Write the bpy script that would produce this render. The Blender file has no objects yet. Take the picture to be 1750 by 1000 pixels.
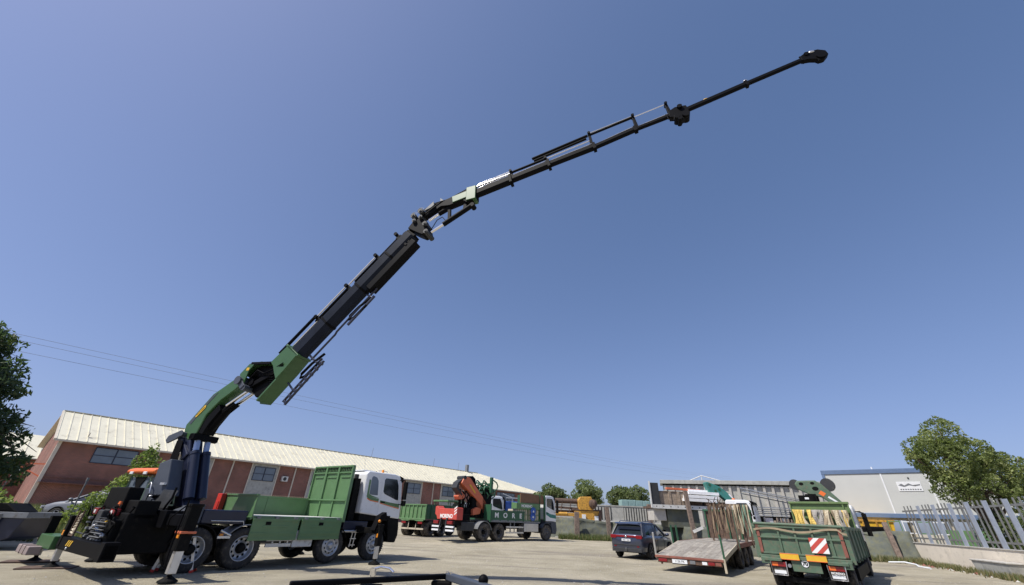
import bpy, bmesh, math, random
from math import radians, sin, cos, pi, sqrt, atan2
from mathutils import Vector, Matrix, noise

# ---------------------------------------------------------------- camera, sky, sun, exposure
sc = bpy.context.scene
C = sc.collection
cam_d = bpy.data.cameras.new('camera'); cam = bpy.data.objects.new('camera', cam_d); C.objects.link(cam)
cam_d.sensor_width = 36.0; cam_d.lens = 36.0 * 677.0 / 1750.0
cam_d.clip_start = 0.05; cam_d.clip_end = 6000
cam.matrix_world = Matrix.Translation((0, 0, 1.6)) @ Matrix.Rotation(pi/2 + radians(29.6), 4, 'X') @ Matrix.Rotation(radians(2.3), 4, 'Z')
sc.camera = cam
SUN = Vector((-0.60, -0.32, 1.0)).normalized()
sun_d = bpy.data.lights.new('sun', 'SUN'); sun_d.energy = 4.2; sun_d.angle = radians(0.53); sun_d.color = (1.0, 0.95, 0.87)
sun = bpy.data.objects.new('sun', sun_d); C.objects.link(sun)
sun.rotation_euler = SUN.to_track_quat('Z', 'Y').to_euler()
sun.location = (0, 0, 60)
w = bpy.data.worlds.new('World'); sc.world = w; w.use_nodes = True
nt = w.node_tree; nt.nodes.clear()
sky = nt.nodes.new('ShaderNodeTexSky'); sky.sky_type = 'NISHITA'; sky.sun_disc = False
sky.sun_elevation = math.asin(SUN.z); sky.sun_rotation = atan2(SUN.x, SUN.y)
sky.altitude = 1200; sky.air_density = 1.0; sky.dust_density = 4.0; sky.ozone_density = 3.0
# the air over the yard: the sky's own radiance, compressed a little and toned towards slate blue
gm = nt.nodes.new('ShaderNodeGamma'); gm.inputs['Gamma'].default_value = 0.5
tone = nt.nodes.new('ShaderNodeVectorMath'); tone.operation = 'MULTIPLY_ADD'
tone.inputs[1].default_value = (2.236, 2.373, 3.383); tone.inputs[2].default_value = (-0.979, -1.04, -1.928)
bg = nt.nodes.new('ShaderNodeBackground'); bg.inputs['Strength'].default_value = 0.10
out = nt.nodes.new('ShaderNodeOutputWorld')
nt.links.new(sky.outputs[0], gm.inputs['Color']); nt.links.new(gm.outputs[0], tone.inputs[0]); nt.links.new(tone.outputs[0], bg.inputs[0]); nt.links.new(bg.outputs[0], out.inputs[0])
sc.view_settings.view_transform = 'Standard'; sc.view_settings.look = 'None'
sc.view_settings.exposure = 0.25; sc.view_settings.gamma = 1.0

rnd = random.Random(7)

# ---------------------------------------------------------------- materials
def mat(name, col, rough=0.5, metal=0.0, var=0.15, scale=3.0, bump=0.0, bscale=20.0, dirt=None, dirt_amt=0.0, spec=0.5, coat=0.0):
    m = bpy.data.materials.new(name); m.use_nodes = True
    t = m.node_tree; b = t.nodes['Principled BSDF']
    b.inputs['Roughness'].default_value = rough; b.inputs['Metallic'].default_value = metal
    b.inputs['Specular IOR Level'].default_value = spec
    b.inputs['Coat Weight'].default_value = coat
    tc = t.nodes.new('ShaderNodeTexCoord')
    n = t.nodes.new('ShaderNodeTexNoise'); n.inputs['Scale'].default_value = scale; n.inputs['Detail'].default_value = 6
    t.links.new(tc.outputs['Object'], n.inputs['Vector'])
    r = t.nodes.new('ShaderNodeValToRGB')
    r.color_ramp.elements[0].position = 0.3; r.color_ramp.elements[1].position = 0.7
    r.color_ramp.elements[0].color = (col[0]*(1-var), col[1]*(1-var), col[2]*(1-var), 1)
    r.color_ramp.elements[1].color = (min(1, col[0]*(1+var)), min(1, col[1]*(1+var)), min(1, col[2]*(1+var)), 1)
    t.links.new(n.outputs[0], r.inputs[0]); last = r.outputs[0]
    if dirt:
        n2 = t.nodes.new('ShaderNodeTexNoise'); n2.inputs['Scale'].default_value = scale*2.3; n2.inputs['Detail'].default_value = 9; n2.inputs['Roughness'].default_value = 0.7
        t.links.new(tc.outputs['Object'], n2.inputs['Vector'])
        r2 = t.nodes.new('ShaderNodeValToRGB'); r2.color_ramp.elements[0].position = 0.62-dirt_amt*0.35; r2.color_ramp.elements[1].position = 0.78-dirt_amt*0.2
        t.links.new(n2.outputs[0], r2.inputs[0])
        mx = t.nodes.new('ShaderNodeMix'); mx.data_type = 'RGBA'
        t.links.new(r2.outputs[0], mx.inputs['Factor']); t.links.new(last, mx.inputs['A']); mx.inputs['B'].default_value = (*dirt, 1)
        last = mx.outputs['Result']
    t.links.new(last, b.inputs['Base Color'])
    if bump > 0:
        nb = t.nodes.new('ShaderNodeTexNoise'); nb.inputs['Scale'].default_value = bscale; nb.inputs['Detail'].default_value = 8
        t.links.new(tc.outputs['Object'], nb.inputs['Vector'])
        bp = t.nodes.new('ShaderNodeBump'); bp.inputs['Strength'].default_value = bump; bp.inputs['Distance'].default_value = 0.03
        t.links.new(nb.outputs[0], bp.inputs['Height']); t.links.new(bp.outputs[0], b.inputs['Normal'])
    return m

M = {}
DUST = (0.30, 0.26, 0.20)
M['green'] = mat('green_paint', (0.105, 0.205, 0.09), 0.38, var=0.08, dirt=(0.12,0.2,0.1), dirt_amt=0.2, coat=0.3)
M['green_crane'] = mat('crane_green_paint', (0.040, 0.110, 0.034), 0.42, var=0.08, coat=0.1)
M['green_old'] = mat('faded_green_paint', (0.085, 0.14, 0.09), 0.6, var=0.2, scale=4, dirt=(0.16,0.13,0.09), dirt_amt=0.35)
M['green_mid'] = mat('mid_green_paint', (0.11, 0.22, 0.09), 0.5, var=0.12, dirt=DUST, dirt_amt=0.2)
M['green_dark'] = mat('dark_green_paint', (0.025, 0.10, 0.05), 0.45, var=0.12, dirt=(0.06,0.08,0.05), dirt_amt=0.3)
M['teal'] = mat('teal_paint', (0.04, 0.20, 0.17), 0.5, var=0.1, dirt=(0.15,0.2,0.17), dirt_amt=0.2)
M['black'] = mat('black_steel', (0.004, 0.004, 0.005), 0.55, var=0.2, spec=0.08)
M['black_matt'] = mat('black_matt', (0.005, 0.005, 0.005), 0.65, var=0.25, dirt=(0.022,0.019,0.015), dirt_amt=0.15, spec=0.12)
M['navy'] = mat('navy_steel', (0.010, 0.014, 0.036), 0.4, var=0.15, coat=0.1)
M['boom'] = mat('dark_boom_paint', (0.012, 0.016, 0.027), 0.5, var=0.2, spec=0.10)
M['slate'] = mat('slate_cover', (0.055, 0.065, 0.085), 0.5, var=0.12)
M['darkgrey'] = mat('dark_grey_plastic', (0.028, 0.03, 0.033), 0.6, var=0.15, dirt=(0.1,0.09,0.08), dirt_amt=0.15)
M['grey'] = mat('grey_steel', (0.20, 0.21, 0.22), 0.5, metal=0.2, var=0.15, dirt=(0.13,0.11,0.09), dirt_amt=0.25)
M['alu'] = mat('aluminium', (0.62, 0.62, 0.62), 0.35, metal=0.75, var=0.08, dirt=(0.3,0.28,0.25), dirt_amt=0.15)
M['chrome'] = mat('chrome_rod', (0.85, 0.85, 0.86), 0.12, metal=1.0, var=0.02)
M['rodpaint'] = mat('pale_rod', (0.33, 0.42, 0.60), 0.3, metal=0.3, var=0.05)
M['white'] = mat('white_paint', (0.78, 0.79, 0.80), 0.3, var=0.03, dirt=(0.55,0.53,0.48), dirt_amt=0.12, coat=0.4)
M['panel_white'] = mat('bright_white_panel', (0.82,0.82,0.82), 0.5, var=0.03)
M['white_dirty'] = mat('dirty_white_paint', (0.62, 0.62, 0.60), 0.5, var=0.08, dirt=(0.3,0.27,0.22), dirt_amt=0.3)
M['glass'] = mat('dark_glass', (0.02, 0.025, 0.03), 0.06, var=0.1, spec=0.8)
M['glass_pale'] = mat('pale_window_glass', (0.13, 0.16, 0.20), 0.1, var=0.12, scale=1.2, spec=0.7)
M['rubber'] = mat('tyre_rubber', (0.022, 0.021, 0.021), 0.85, var=0.25, dirt=(0.11,0.095,0.075), dirt_amt=0.35, bump=0.3)
M['rubber_dusty'] = mat('dusty_rubber', (0.05, 0.045, 0.04), 0.9, var=0.3, dirt=(0.2,0.17,0.13), dirt_amt=0.5)
M['rim_silver'] = mat('rim_silver', (0.42, 0.44, 0.47), 0.35, metal=0.5, var=0.1, dirt=(0.15,0.13,0.11), dirt_amt=0.25)
M['rim_dark'] = mat('rim_dark', (0.08, 0.08, 0.085), 0.5, var=0.2, dirt=(0.18,0.15,0.12), dirt_amt=0.4)
M['red'] = mat('red_paint', (0.55, 0.03, 0.02), 0.35, var=0.08)
M['red_body'] = mat('red_body_paint', (0.52, 0.07, 0.05), 0.45, var=0.08, dirt=(0.4,0.12,0.09), dirt_amt=0.2)
M['orange'] = mat('orange_red_paint', (0.62, 0.155, 0.07), 0.42, var=0.08, dirt=(0.3,0.09,0.04), dirt_amt=0.2)
M['orange2'] = mat('orange_plastic', (0.75, 0.16, 0.03), 0.4, var=0.05)
M['yellow'] = mat('yellow_paint', (0.70, 0.42, 0.03), 0.45, var=0.1)
M['yellow_rig'] = mat('worn_yellow_paint', (0.62, 0.33, 0.05), 0.55, var=0.15, dirt=(0.14,0.07,0.03), dirt_amt=0.4)
M['rust'] = mat('rusty_steel', (0.10, 0.065, 0.048), 0.8, var=0.35, scale=6, dirt=(0.2,0.1,0.05), dirt_amt=0.3)
M['rustred'] = mat('red_oxide_steel', (0.24, 0.085, 0.06), 0.7, var=0.2, dirt=(0.12,0.06,0.045), dirt_amt=0.4)
M['wood'] = mat('weathered_wood', (0.30, 0.235, 0.175), 0.85, var=0.3, scale=8, bump=0.5)
M['sleeper'] = mat('creosoted_timber', (0.20, 0.15, 0.12), 0.85, var=0.3, scale=7, bump=0.6)
M['tarsleeper'] = mat('grey_timber', (0.30, 0.28, 0.25), 0.9, var=0.2, scale=6, bump=0.5)
M['red_lamp'] = mat('red_lens', (0.22, 0.008, 0.012), 0.2, var=0.05, spec=0.7)
M['amber'] = mat('amber_lens', (0.85, 0.30, 0.03), 0.3, var=0.05)
M['concrete'] = mat('concrete', (0.46, 0.44, 0.40), 0.9, var=0.1, scale=1.5, bump=0.3, dirt=(0.3,0.28,0.24), dirt_amt=0.3)
M['concrete_grey'] = mat('grey_precast', (0.40, 0.40, 0.37), 0.9, var=0.12, scale=1.2, dirt=(0.24,0.24,0.23), dirt_amt=0.35)
M['white_wall'] = mat('white_render', (0.72, 0.65, 0.54), 0.9, var=0.06, scale=1.0, bump=0.2, dirt=(0.45,0.41,0.34), dirt_amt=0.25)
M['cream'] = mat('cream_trim', (0.58, 0.52, 0.43), 0.7, var=0.08)
M['brown_board'] = mat('brown_board', (0.20, 0.11, 0.06), 0.7, var=0.12)
M['beige'] = mat('beige_tank', (0.50, 0.44, 0.33), 0.6, var=0.15, scale=4)
M['blue'] = mat('blue_paint', (0.05, 0.12, 0.42), 0.4, var=0.1)
M['palegrey_panel'] = mat('cabin_panel', (0.52, 0.53, 0.51), 0.55, var=0.03, scale=1.0)
M['blue_trim'] = mat('blue_trim', (0.12, 0.18, 0.30), 0.5, var=0.08)
M['fence_blue'] = mat('pale_steel_fence', (0.36, 0.40, 0.47), 0.5, metal=0.2, var=0.1)
M['fence_grey'] = mat('grey_steel_bar', (0.22, 0.22, 0.21), 0.5, metal=0.3, var=0.15)
M['tealsheet'] = mat('teal_sheeting', (0.25, 0.38, 0.36), 0.6, var=0.15)
M['tanstrap'] = mat('tan_webbing', (0.33, 0.26, 0.17), 0.85, var=0.2)
M['green_olive'] = mat('olive_green_paint', (0.13, 0.20, 0.075), 0.55, var=0.15, dirt=(0.16,0.15,0.08), dirt_amt=0.25)
M['strap_dark'] = mat('brown_webbing', (0.24, 0.175, 0.115), 0.9, var=0.3)
M['strap_grey'] = mat('grey_webbing', (0.33, 0.31, 0.28), 0.9, var=0.2)
M['strap_green'] = mat('green_webbing', (0.16, 0.24, 0.17), 0.9, var=0.2)
M['strap_yellow'] = mat('yellow_webbing', (0.70, 0.50, 0.13), 0.8, var=0.15)
M['strap_cream'] = mat('cream_webbing', (0.52, 0.45, 0.32), 0.85, var=0.15)
M['car_paint'] = mat('metallic_slate_paint', (0.055, 0.065, 0.10), 0.28, metal=0.5, var=0.05, coat=0.8)
M['car_grey'] = mat('dusty_silver_paint', (0.22, 0.23, 0.25), 0.4, metal=0.3, var=0.1)
M['bark'] = mat('bark', (0.12, 0.085, 0.06), 0.95, var=0.3, scale=9, bump=0.6)
M['mesh_net'] = mat('grey_shade_net', (0.105, 0.115, 0.10), 0.95, var=0.3, scale=1.4, bump=0.8, bscale=4, dirt=(0.15,0.15,0.09), dirt_amt=0.5)
M['weedy'] = mat('weedy_earth', (0.16, 0.16, 0.09), 0.95, var=0.35, scale=1.3, bump=0.8, bscale=6, dirt=(0.28,0.25,0.17), dirt_amt=0.5)
M['plate'] = mat('number_plate', (0.75, 0.77, 0.78), 0.4, var=0.03)
M['paint_w'] = mat('white_lettering', (0.80, 0.80, 0.78), 0.5, var=0.04)
M['pinkbeam'] = mat('faded_primer', (0.28, 0.22, 0.21), 0.6, var=0.12, dirt=(0.2,0.2,0.19), dirt_amt=0.3)
M['tyre_tread'] = M['rubber']

def leafmat(name, col):
    m = mat(name, col, 0.6, var=0.35, scale=1.7)
    t = m.node_tree; b = t.nodes['Principled BSDF']; o = [n for n in t.nodes if n.type == 'OUTPUT_MATERIAL'][0]
    tr = t.nodes.new('ShaderNodeBsdfTranslucent'); tr.inputs[0].default_value = (min(1,col[0]*1.3), min(1,col[1]*1.4), col[2]*0.9, 1)
    mx = t.nodes.new('ShaderNodeMixShader'); mx.inputs[0].default_value = 0.45
    t.links.new(b.outputs[0], mx.inputs[1]); t.links.new(tr.outputs[0], mx.inputs[2]); t.links.new(mx.outputs[0], o.inputs[0])
    return m
M['leafA'] = leafmat('leaf_olive', (0.21, 0.25, 0.085)); M['leafB'] = leafmat('leaf_mid', (0.14, 0.175, 0.06)); M['leafC'] = leafmat('leaf_pale', (0.33, 0.36, 0.15))
M['coniA'] = leafmat('conifer_dark', (0.045, 0.075, 0.04)); M['coniB'] = leafmat('conifer_mid', (0.08, 0.12, 0.06)); M['coniC'] = leafmat('conifer_tip', (0.07, 0.10, 0.03))
M['yngA'] = leafmat('young_leaf', (0.19, 0.25, 0.07)); M['yngB'] = leafmat('young_leaf_dark', (0.12, 0.17, 0.045)); M['yngC'] = leafmat('young_leaf_pale', (0.30, 0.35, 0.12))
M['farA'] = leafmat('far_leaf', (0.15, 0.19, 0.08)); M['farB'] = leafmat('far_leaf_dark', (0.11, 0.14, 0.06)); M['farC'] = leafmat('far_leaf_pale', (0.22, 0.26, 0.12))
M['grassA'] = leafmat('dry_grass', (0.26, 0.23, 0.12)); M['grassB'] = leafmat('green_weed', (0.11, 0.15, 0.05))

def brick_mat():
    m = bpy.data.materials.new('brick'); m.use_nodes = True; t = m.node_tree; b = t.nodes['Principled BSDF']
    b.inputs['Roughness'].default_value = 0.9
    tc = t.nodes.new('ShaderNodeTexCoord'); sp = t.nodes.new('ShaderNodeSeparateXYZ'); cb = t.nodes.new('ShaderNodeCombineXYZ')
    ad = t.nodes.new('ShaderNodeMath'); ad.operation = 'ADD'
    t.links.new(tc.outputs['Object'], sp.inputs[0]); t.links.new(sp.outputs[0], ad.inputs[0]); t.links.new(sp.outputs[1], ad.inputs[1])
    t.links.new(ad.outputs[0], cb.inputs[0]); t.links.new(sp.outputs[2], cb.inputs[1])
    br = t.nodes.new('ShaderNodeTexBrick'); br.inputs['Scale'].default_value = 1.0
    br.inputs['Brick Width'].default_value = 0.26; br.inputs['Row Height'].default_value = 0.085; br.inputs['Mortar Size'].default_value = 0.012
    br.inputs['Color1'].default_value = (0.25, 0.085, 0.06, 1); br.inputs['Color2'].default_value = (0.16, 0.055, 0.042, 1); br.inputs['Mortar'].default_value = (0.30, 0.22, 0.18, 1)
    t.links.new(cb.outputs[0], br.inputs['Vector'])
    n = t.nodes.new('ShaderNodeTexNoise'); n.inputs['Scale'].default_value = 0.5; n.inputs['Detail'].default_value = 5
    t.links.new(tc.outputs['Object'], n.inputs['Vector'])
    mx = t.nodes.new('ShaderNodeMix'); mx.data_type = 'RGBA'; mx.blend_type = 'MULTIPLY'; mx.inputs['Factor'].default_value = 0.5
    rr = t.nodes.new('ShaderNodeValToRGB'); rr.color_ramp.elements[0].position = 0.35; rr.color_ramp.elements[0].color = (0.6,0.6,0.6,1); rr.color_ramp.elements[1].position = 0.65; rr.color_ramp.elements[1].color = (1.3,1.2,1.2,1)
    t.links.new(n.outputs[0], rr.inputs[0]); t.links.new(br.outputs[0], mx.inputs['A']); t.links.new(rr.outputs[0], mx.inputs['B'])
    t.links.new(mx.outputs['Result'], b.inputs['Base Color'])
    return m
M['brick'] = brick_mat()
M['roof'] = mat('cream_roof_sheet', (0.72, 0.68, 0.53), 0.45, var=0.05, scale=0.5, dirt=(0.42,0.38,0.29), dirt_amt=0.2)

def ground_mat():
    m = bpy.data.materials.new('packed_sand'); m.use_nodes = True; t = m.node_tree; b = t.nodes['Principled BSDF']
    b.inputs['Roughness'].default_value = 0.95; b.inputs['Specular IOR Level'].default_value = 0.15
    tc = t.nodes.new('ShaderNodeTexCoord')
    def nz(s, d, rgh=0.6, vec=None, dist=0):
        n = t.nodes.new('ShaderNodeTexNoise'); n.inputs['Scale'].default_value = s; n.inputs['Detail'].default_value = d; n.inputs['Roughness'].default_value = rgh; n.inputs['Distortion'].default_value = dist
        t.links.new(vec or tc.outputs['Object'], n.inputs['Vector']); return n.outputs[0]
    def ramp(i, p0, c0, p1, c1):
        r = t.nodes.new('ShaderNodeValToRGB'); r.color_ramp.elements[0].position = p0; r.color_ramp.elements[0].color = (*c0, 1)
        r.color_ramp.elements[1].position = p1; r.color_ramp.elements[1].color = (*c1, 1); t.links.new(i, r.inputs[0]); return r.outputs[0]
    def mix(f, a, bb, mode='MIX', fac=None):
        x = t.nodes.new('ShaderNodeMix'); x.data_type = 'RGBA'; x.blend_type = mode
        if f is not None: t.links.new(f, x.inputs['Factor'])
        if fac is not None: x.inputs['Factor'].default_value = fac
        t.links.new(a, x.inputs['A']); t.links.new(bb, x.inputs['B']); return x.outputs['Result']
    base = ramp(nz(0.35, 9, 0.7), 0.36, (0.35, 0.312, 0.225), 0.62, (0.49, 0.44, 0.33))
    # tyre-packed tracks, long in one direction
    mp = t.nodes.new('ShaderNodeMapping'); mp.inputs['Rotation'].default_value = (0, 0, radians(-25)); mp.inputs['Scale'].default_value = (0.07, 0.55, 1)
    t.links.new(tc.outputs['Object'], mp.inputs['Vector'])
    tr = ramp(nz(1.0, 6, 0.65, mp.outputs[0], 0.8), 0.50, (0, 0, 0), 0.66, (1, 1, 1))
    dark = t.nodes.new('ShaderNodeRGB'); dark.outputs[0].default_value = (0.28, 0.25, 0.20, 1)
    c1 = mix(tr, base, dark.outputs[0])
    sp = ramp(nz(14, 6, 0.75), 0.58, (0, 0, 0), 0.72, (1, 1, 1))
    dk = t.nodes.new('ShaderNodeRGB'); dk.outputs[0].default_value = (0.25, 0.22, 0.17, 1)
    s2 = t.nodes.new('ShaderNodeMath'); s2.operation = 'MULTIPLY'; s2.inputs[1].default_value = 0.8; t.links.new(sp, s2.inputs[0])
    c2 = mix(s2.outputs[0], c1, dk.outputs[0])
    fine = ramp(nz(38, 7, 0.85), 0.3, (0.74, 0.74, 0.74), 0.7, (1.18, 1.18, 1.18))
    c3 = mix(None, c2, fine, 'MULTIPLY', 1.0)
    t.links.new(c3, b.inputs['Base Color'])
    bp = t.nodes.new('ShaderNodeBump'); bp.inputs['Strength'].default_value = 0.9; bp.inputs['Distance'].default_value = 0.06
    ad = t.nodes.new('ShaderNodeMath'); ad.operation = 'ADD'
    t.links.new(nz(5, 10, 0.7), ad.inputs[0]); t.links.new(nz(25, 6, 0.7), ad.inputs[1])
    t.links.new(ad.outputs[0], bp.inputs['Height']); t.links.new(bp.outputs[0], b.inputs['Normal'])
    return m
M['ground'] = ground_mat()

# ---------------------------------------------------------------- mesh builder
class MB:
    def __init__(s): s.v = []; s.f = []; s.m = []; s.sm = []
    def add(s, vs, fs, mi=0, smooth=False):
        o = len(s.v); s.v.extend([tuple(v) for v in vs])
        for f in fs: s.f.append([o+i for i in f]); s.m.append(mi); s.sm.append(smooth)
        return s
    def box(s, x0, x1, y0, y1, z0, z1, mi=0):
        return s.add([(x0,y0,z0),(x1,y0,z0),(x1,y1,z0),(x0,y1,z0),(x0,y0,z1),(x1,y0,z1),(x1,y1,z1),(x0,y1,z1)],
              [(0,3,2,1),(4,5,6,7),(0,1,5,4),(1,2,6,5),(2,3,7,6),(3,0,4,7)], mi)
    def beam(s, p0, p1, w, h, w1=None, h1=None, mi=0, up=(0,0,1), hexa=False):
        p0 = Vector(p0); p1 = Vector(p1); d = (p1-p0).normalized(); u = Vector(up)
        side = d.cross(u)
        if side.length < 1e-4: side = d.cross(Vector((1,0,0)))
        side.normalize(); up2 = side.cross(d).normalized()
        w1 = w if w1 is None else w1; h1 = h if h1 is None else h1
        if hexa: prof = [(-.2,-.5),(.2,-.5),(.5,-.2),(.5,.32),(.34,.5),(-.34,.5),(-.5,.32),(-.5,-.2)]
        else: prof = [(-.5,-.5),(.5,-.5),(.5,.5),(-.5,.5)]
        n = len(prof)
        vs = [p0+side*(a*w)+up2*(b*h) for a,b in prof]+[p1+side*(a*w1)+up2*(b*h1) for a,b in prof]
        fs = [list(range(n))[::-1], list(range(n,2*n))]+[(i,(i+1)%n,n+(i+1)%n,n+i) for i in range(n)]
        return s.add(vs, fs, mi)
    def cyl(s, p0, p1, r, r1=None, n=14, mi=0, caps=True):
        p0 = Vector(p0); p1 = Vector(p1); d = (p1-p0).normalized(); r1 = r if r1 is None else r1
        a = d.cross(Vector((0,0,1)))
        if a.length < 1e-3: a = d.cross(Vector((1,0,0)))
        a.normalize(); b = d.cross(a)
        vs = [p0+(a*cos(2*pi*i/n)+b*sin(2*pi*i/n))*r for i in range(n)]+[p1+(a*cos(2*pi*i/n)+b*sin(2*pi*i/n))*r1 for i in range(n)]
        s.add(vs, [(i,(i+1)%n,n+(i+1)%n,n+i) for i in range(n)], mi, True)
        if caps: s.add(vs, [list(range(n))[::-1], list(range(n,2*n))], mi)
        return s
    def tube(s, pts, r, n=7, mi=0):
        pts = [Vector(p) for p in pts]
        rings = []
        for i,p in enumerate(pts):
            d = (pts[min(i+1,len(pts)-1)]-pts[max(i-1,0)]).normalized()
            a = d.cross(Vector((0.13,0.31,1))).normalized(); b = d.cross(a)
            rr = r[i] if isinstance(r,(list,tuple)) else r
            rings.append([p+(a*cos(2*pi*k/n)+b*sin(2*pi*k/n))*rr for k in range(n)])
        vs = [v for g in rings for v in g]; fs = []
        for i in range(len(pts)-1):
            for k in range(n): fs.append((i*n+k, i*n+(k+1)%n, (i+1)*n+(k+1)%n, (i+1)*n+k))
        s.add(vs, fs, mi, True); s.add(vs[:n], [list(range(n))[::-1]], mi); s.add(vs[-n:], [list(range(n))], mi)
        return s
    def prism(s, poly, y0, y1, mi=0):     # (x,z) outline extruded along y
        n = len(poly)
        vs = [(x,y0,z) for x,z in poly]+[(x,y1,z) for x,z in poly]
        return s.add(vs, [list(range(n)), list(range(n,2*n))[::-1]]+[(i,n+i,n+(i+1)%n,(i+1)%n) for i in range(n)], mi)
    def prismx(s, poly, x0, x1, mi=0):    # (y,z) outline extruded along x
        n = len(poly)
        vs = [(x0,y,z) for y,z in poly]+[(x1,y,z) for y,z in poly]
        return s.add(vs, [list(range(n)), list(range(n,2*n))[::-1]]+[(i,n+i,n+(i+1)%n,(i+1)%n) for i in range(n)], mi)
    def lathe(s, prof, c, n=32, mi=0, smooth=True):   # prof (r, y) round the y axis at c
        vs = []
        for r,y in prof:
            for k in range(n): a = 2*pi*k/n; vs.append((c[0]+r*cos(a), c[1]+y, c[2]+r*sin(a)))
        fs = []
        for i in range(len(prof)-1):
            for k in range(n): fs.append((i*n+k, i*n+(k+1)%n, (i+1)*n+(k+1)%n, (i+1)*n+k))
        return s.add(vs, fs, mi, smooth)
    def disc(s, c, r, ny=-1, n=20, mi=0):
        return s.add([(c[0]+r*cos(2*pi*k/n), c[1], c[2]+r*sin(2*pi*k/n)) for k in range(n)], [list(range(n))], mi)
    def ball(s, c, rx, ry, rz, mi=0, nu=12, nv=8):
        vs = []
        for j in range(nv+1):
            p = pi*j/nv
            for i in range(nu): a = 2*pi*i/nu; vs.append((c[0]+rx*sin(p)*cos(a), c[1]+ry*sin(p)*sin(a), c[2]+rz*cos(p)))
        fs = [(j*nu+i, j*nu+(i+1)%nu, (j+1)*nu+(i+1)%nu, (j+1)*nu+i) for j in range(nv) for i in range(nu)]
        return s.add(vs, fs, mi, True)
    def build(s, name, mats, parent=None, bevel=0, loc=None, rotz=0, label=None, recalc=True, seg=2):
        me = bpy.data.meshes.new(name); me.from_pydata(s.v, [], s.f)
        if isinstance(mats, str): mats = [mats]
        for k in mats: me.materials.append(M[k])
        me.polygons.foreach_set('material_index', [min(i, len(mats)-1) for i in s.m])
        me.polygons.foreach_set('use_smooth', s.sm)
        me.update()
        if recalc:
            bm = bmesh.new(); bm.from_mesh(me); bmesh.ops.recalc_face_normals(bm, faces=bm.faces[:]); bm.to_mesh(me); bm.free()
        o = bpy.data.objects.new(name, me); C.objects.link(o)
        if parent: o.parent = parent
        if loc: o.location = loc
        o.rotation_euler = (0, 0, rotz)
        if bevel:
            b = o.modifiers.new('bevel', 'BEVEL'); b.width = bevel; b.segments = seg; b.limit_method = 'ANGLE'; b.angle_limit = radians(40)
        if label: o['label'] = label
        return o

def thing(name, label, cat, loc=(0,0,0), rotz=0, group=None):
    o = bpy.data.objects.new(name, None); C.objects.link(o); o.empty_display_size = 0.3
    o.location = loc; o.rotation_euler = (0, 0, rotz); o['label'] = label; o['category'] = cat
    if group: o['group'] = group
    return o
def tag(o, label, cat, group=None):
    o['label'] = label; o['category'] = cat
    if group: o['group'] = group
    return o

def text(name, body, size, mt, parent, loc, rot, depth=0.006, bold=0.0, xs=1.0):
    cu = bpy.data.curves.new(name, 'FONT'); cu.body = body; cu.size = size; cu.extrude = depth; cu.align_x = 'CENTER'; cu.align_y = 'CENTER'; cu.offset = bold
    tmp = bpy.data.objects.new(name+'_tmp', cu); C.objects.link(tmp)
    dg = bpy.context.evaluated_depsgraph_get(); me = bpy.data.meshes.new_from_object(tmp.evaluated_get(dg))
    bpy.data.objects.remove(tmp)
    me.materials.clear(); me.materials.append(M[mt])
    o = bpy.data.objects.new(name, me); C.objects.link(o); o.parent = parent
    o.location = loc; o.rotation_euler = rot; o.scale = (xs, 1, 1)
    return o
# a text on a truck's right side (facing -y): rot (90,0,0); on a rear face (facing -x): rot (90,0,-90)
R_SIDE = (pi/2, 0, 0); R_REAR = (pi/2, 0, -pi/2)

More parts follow.
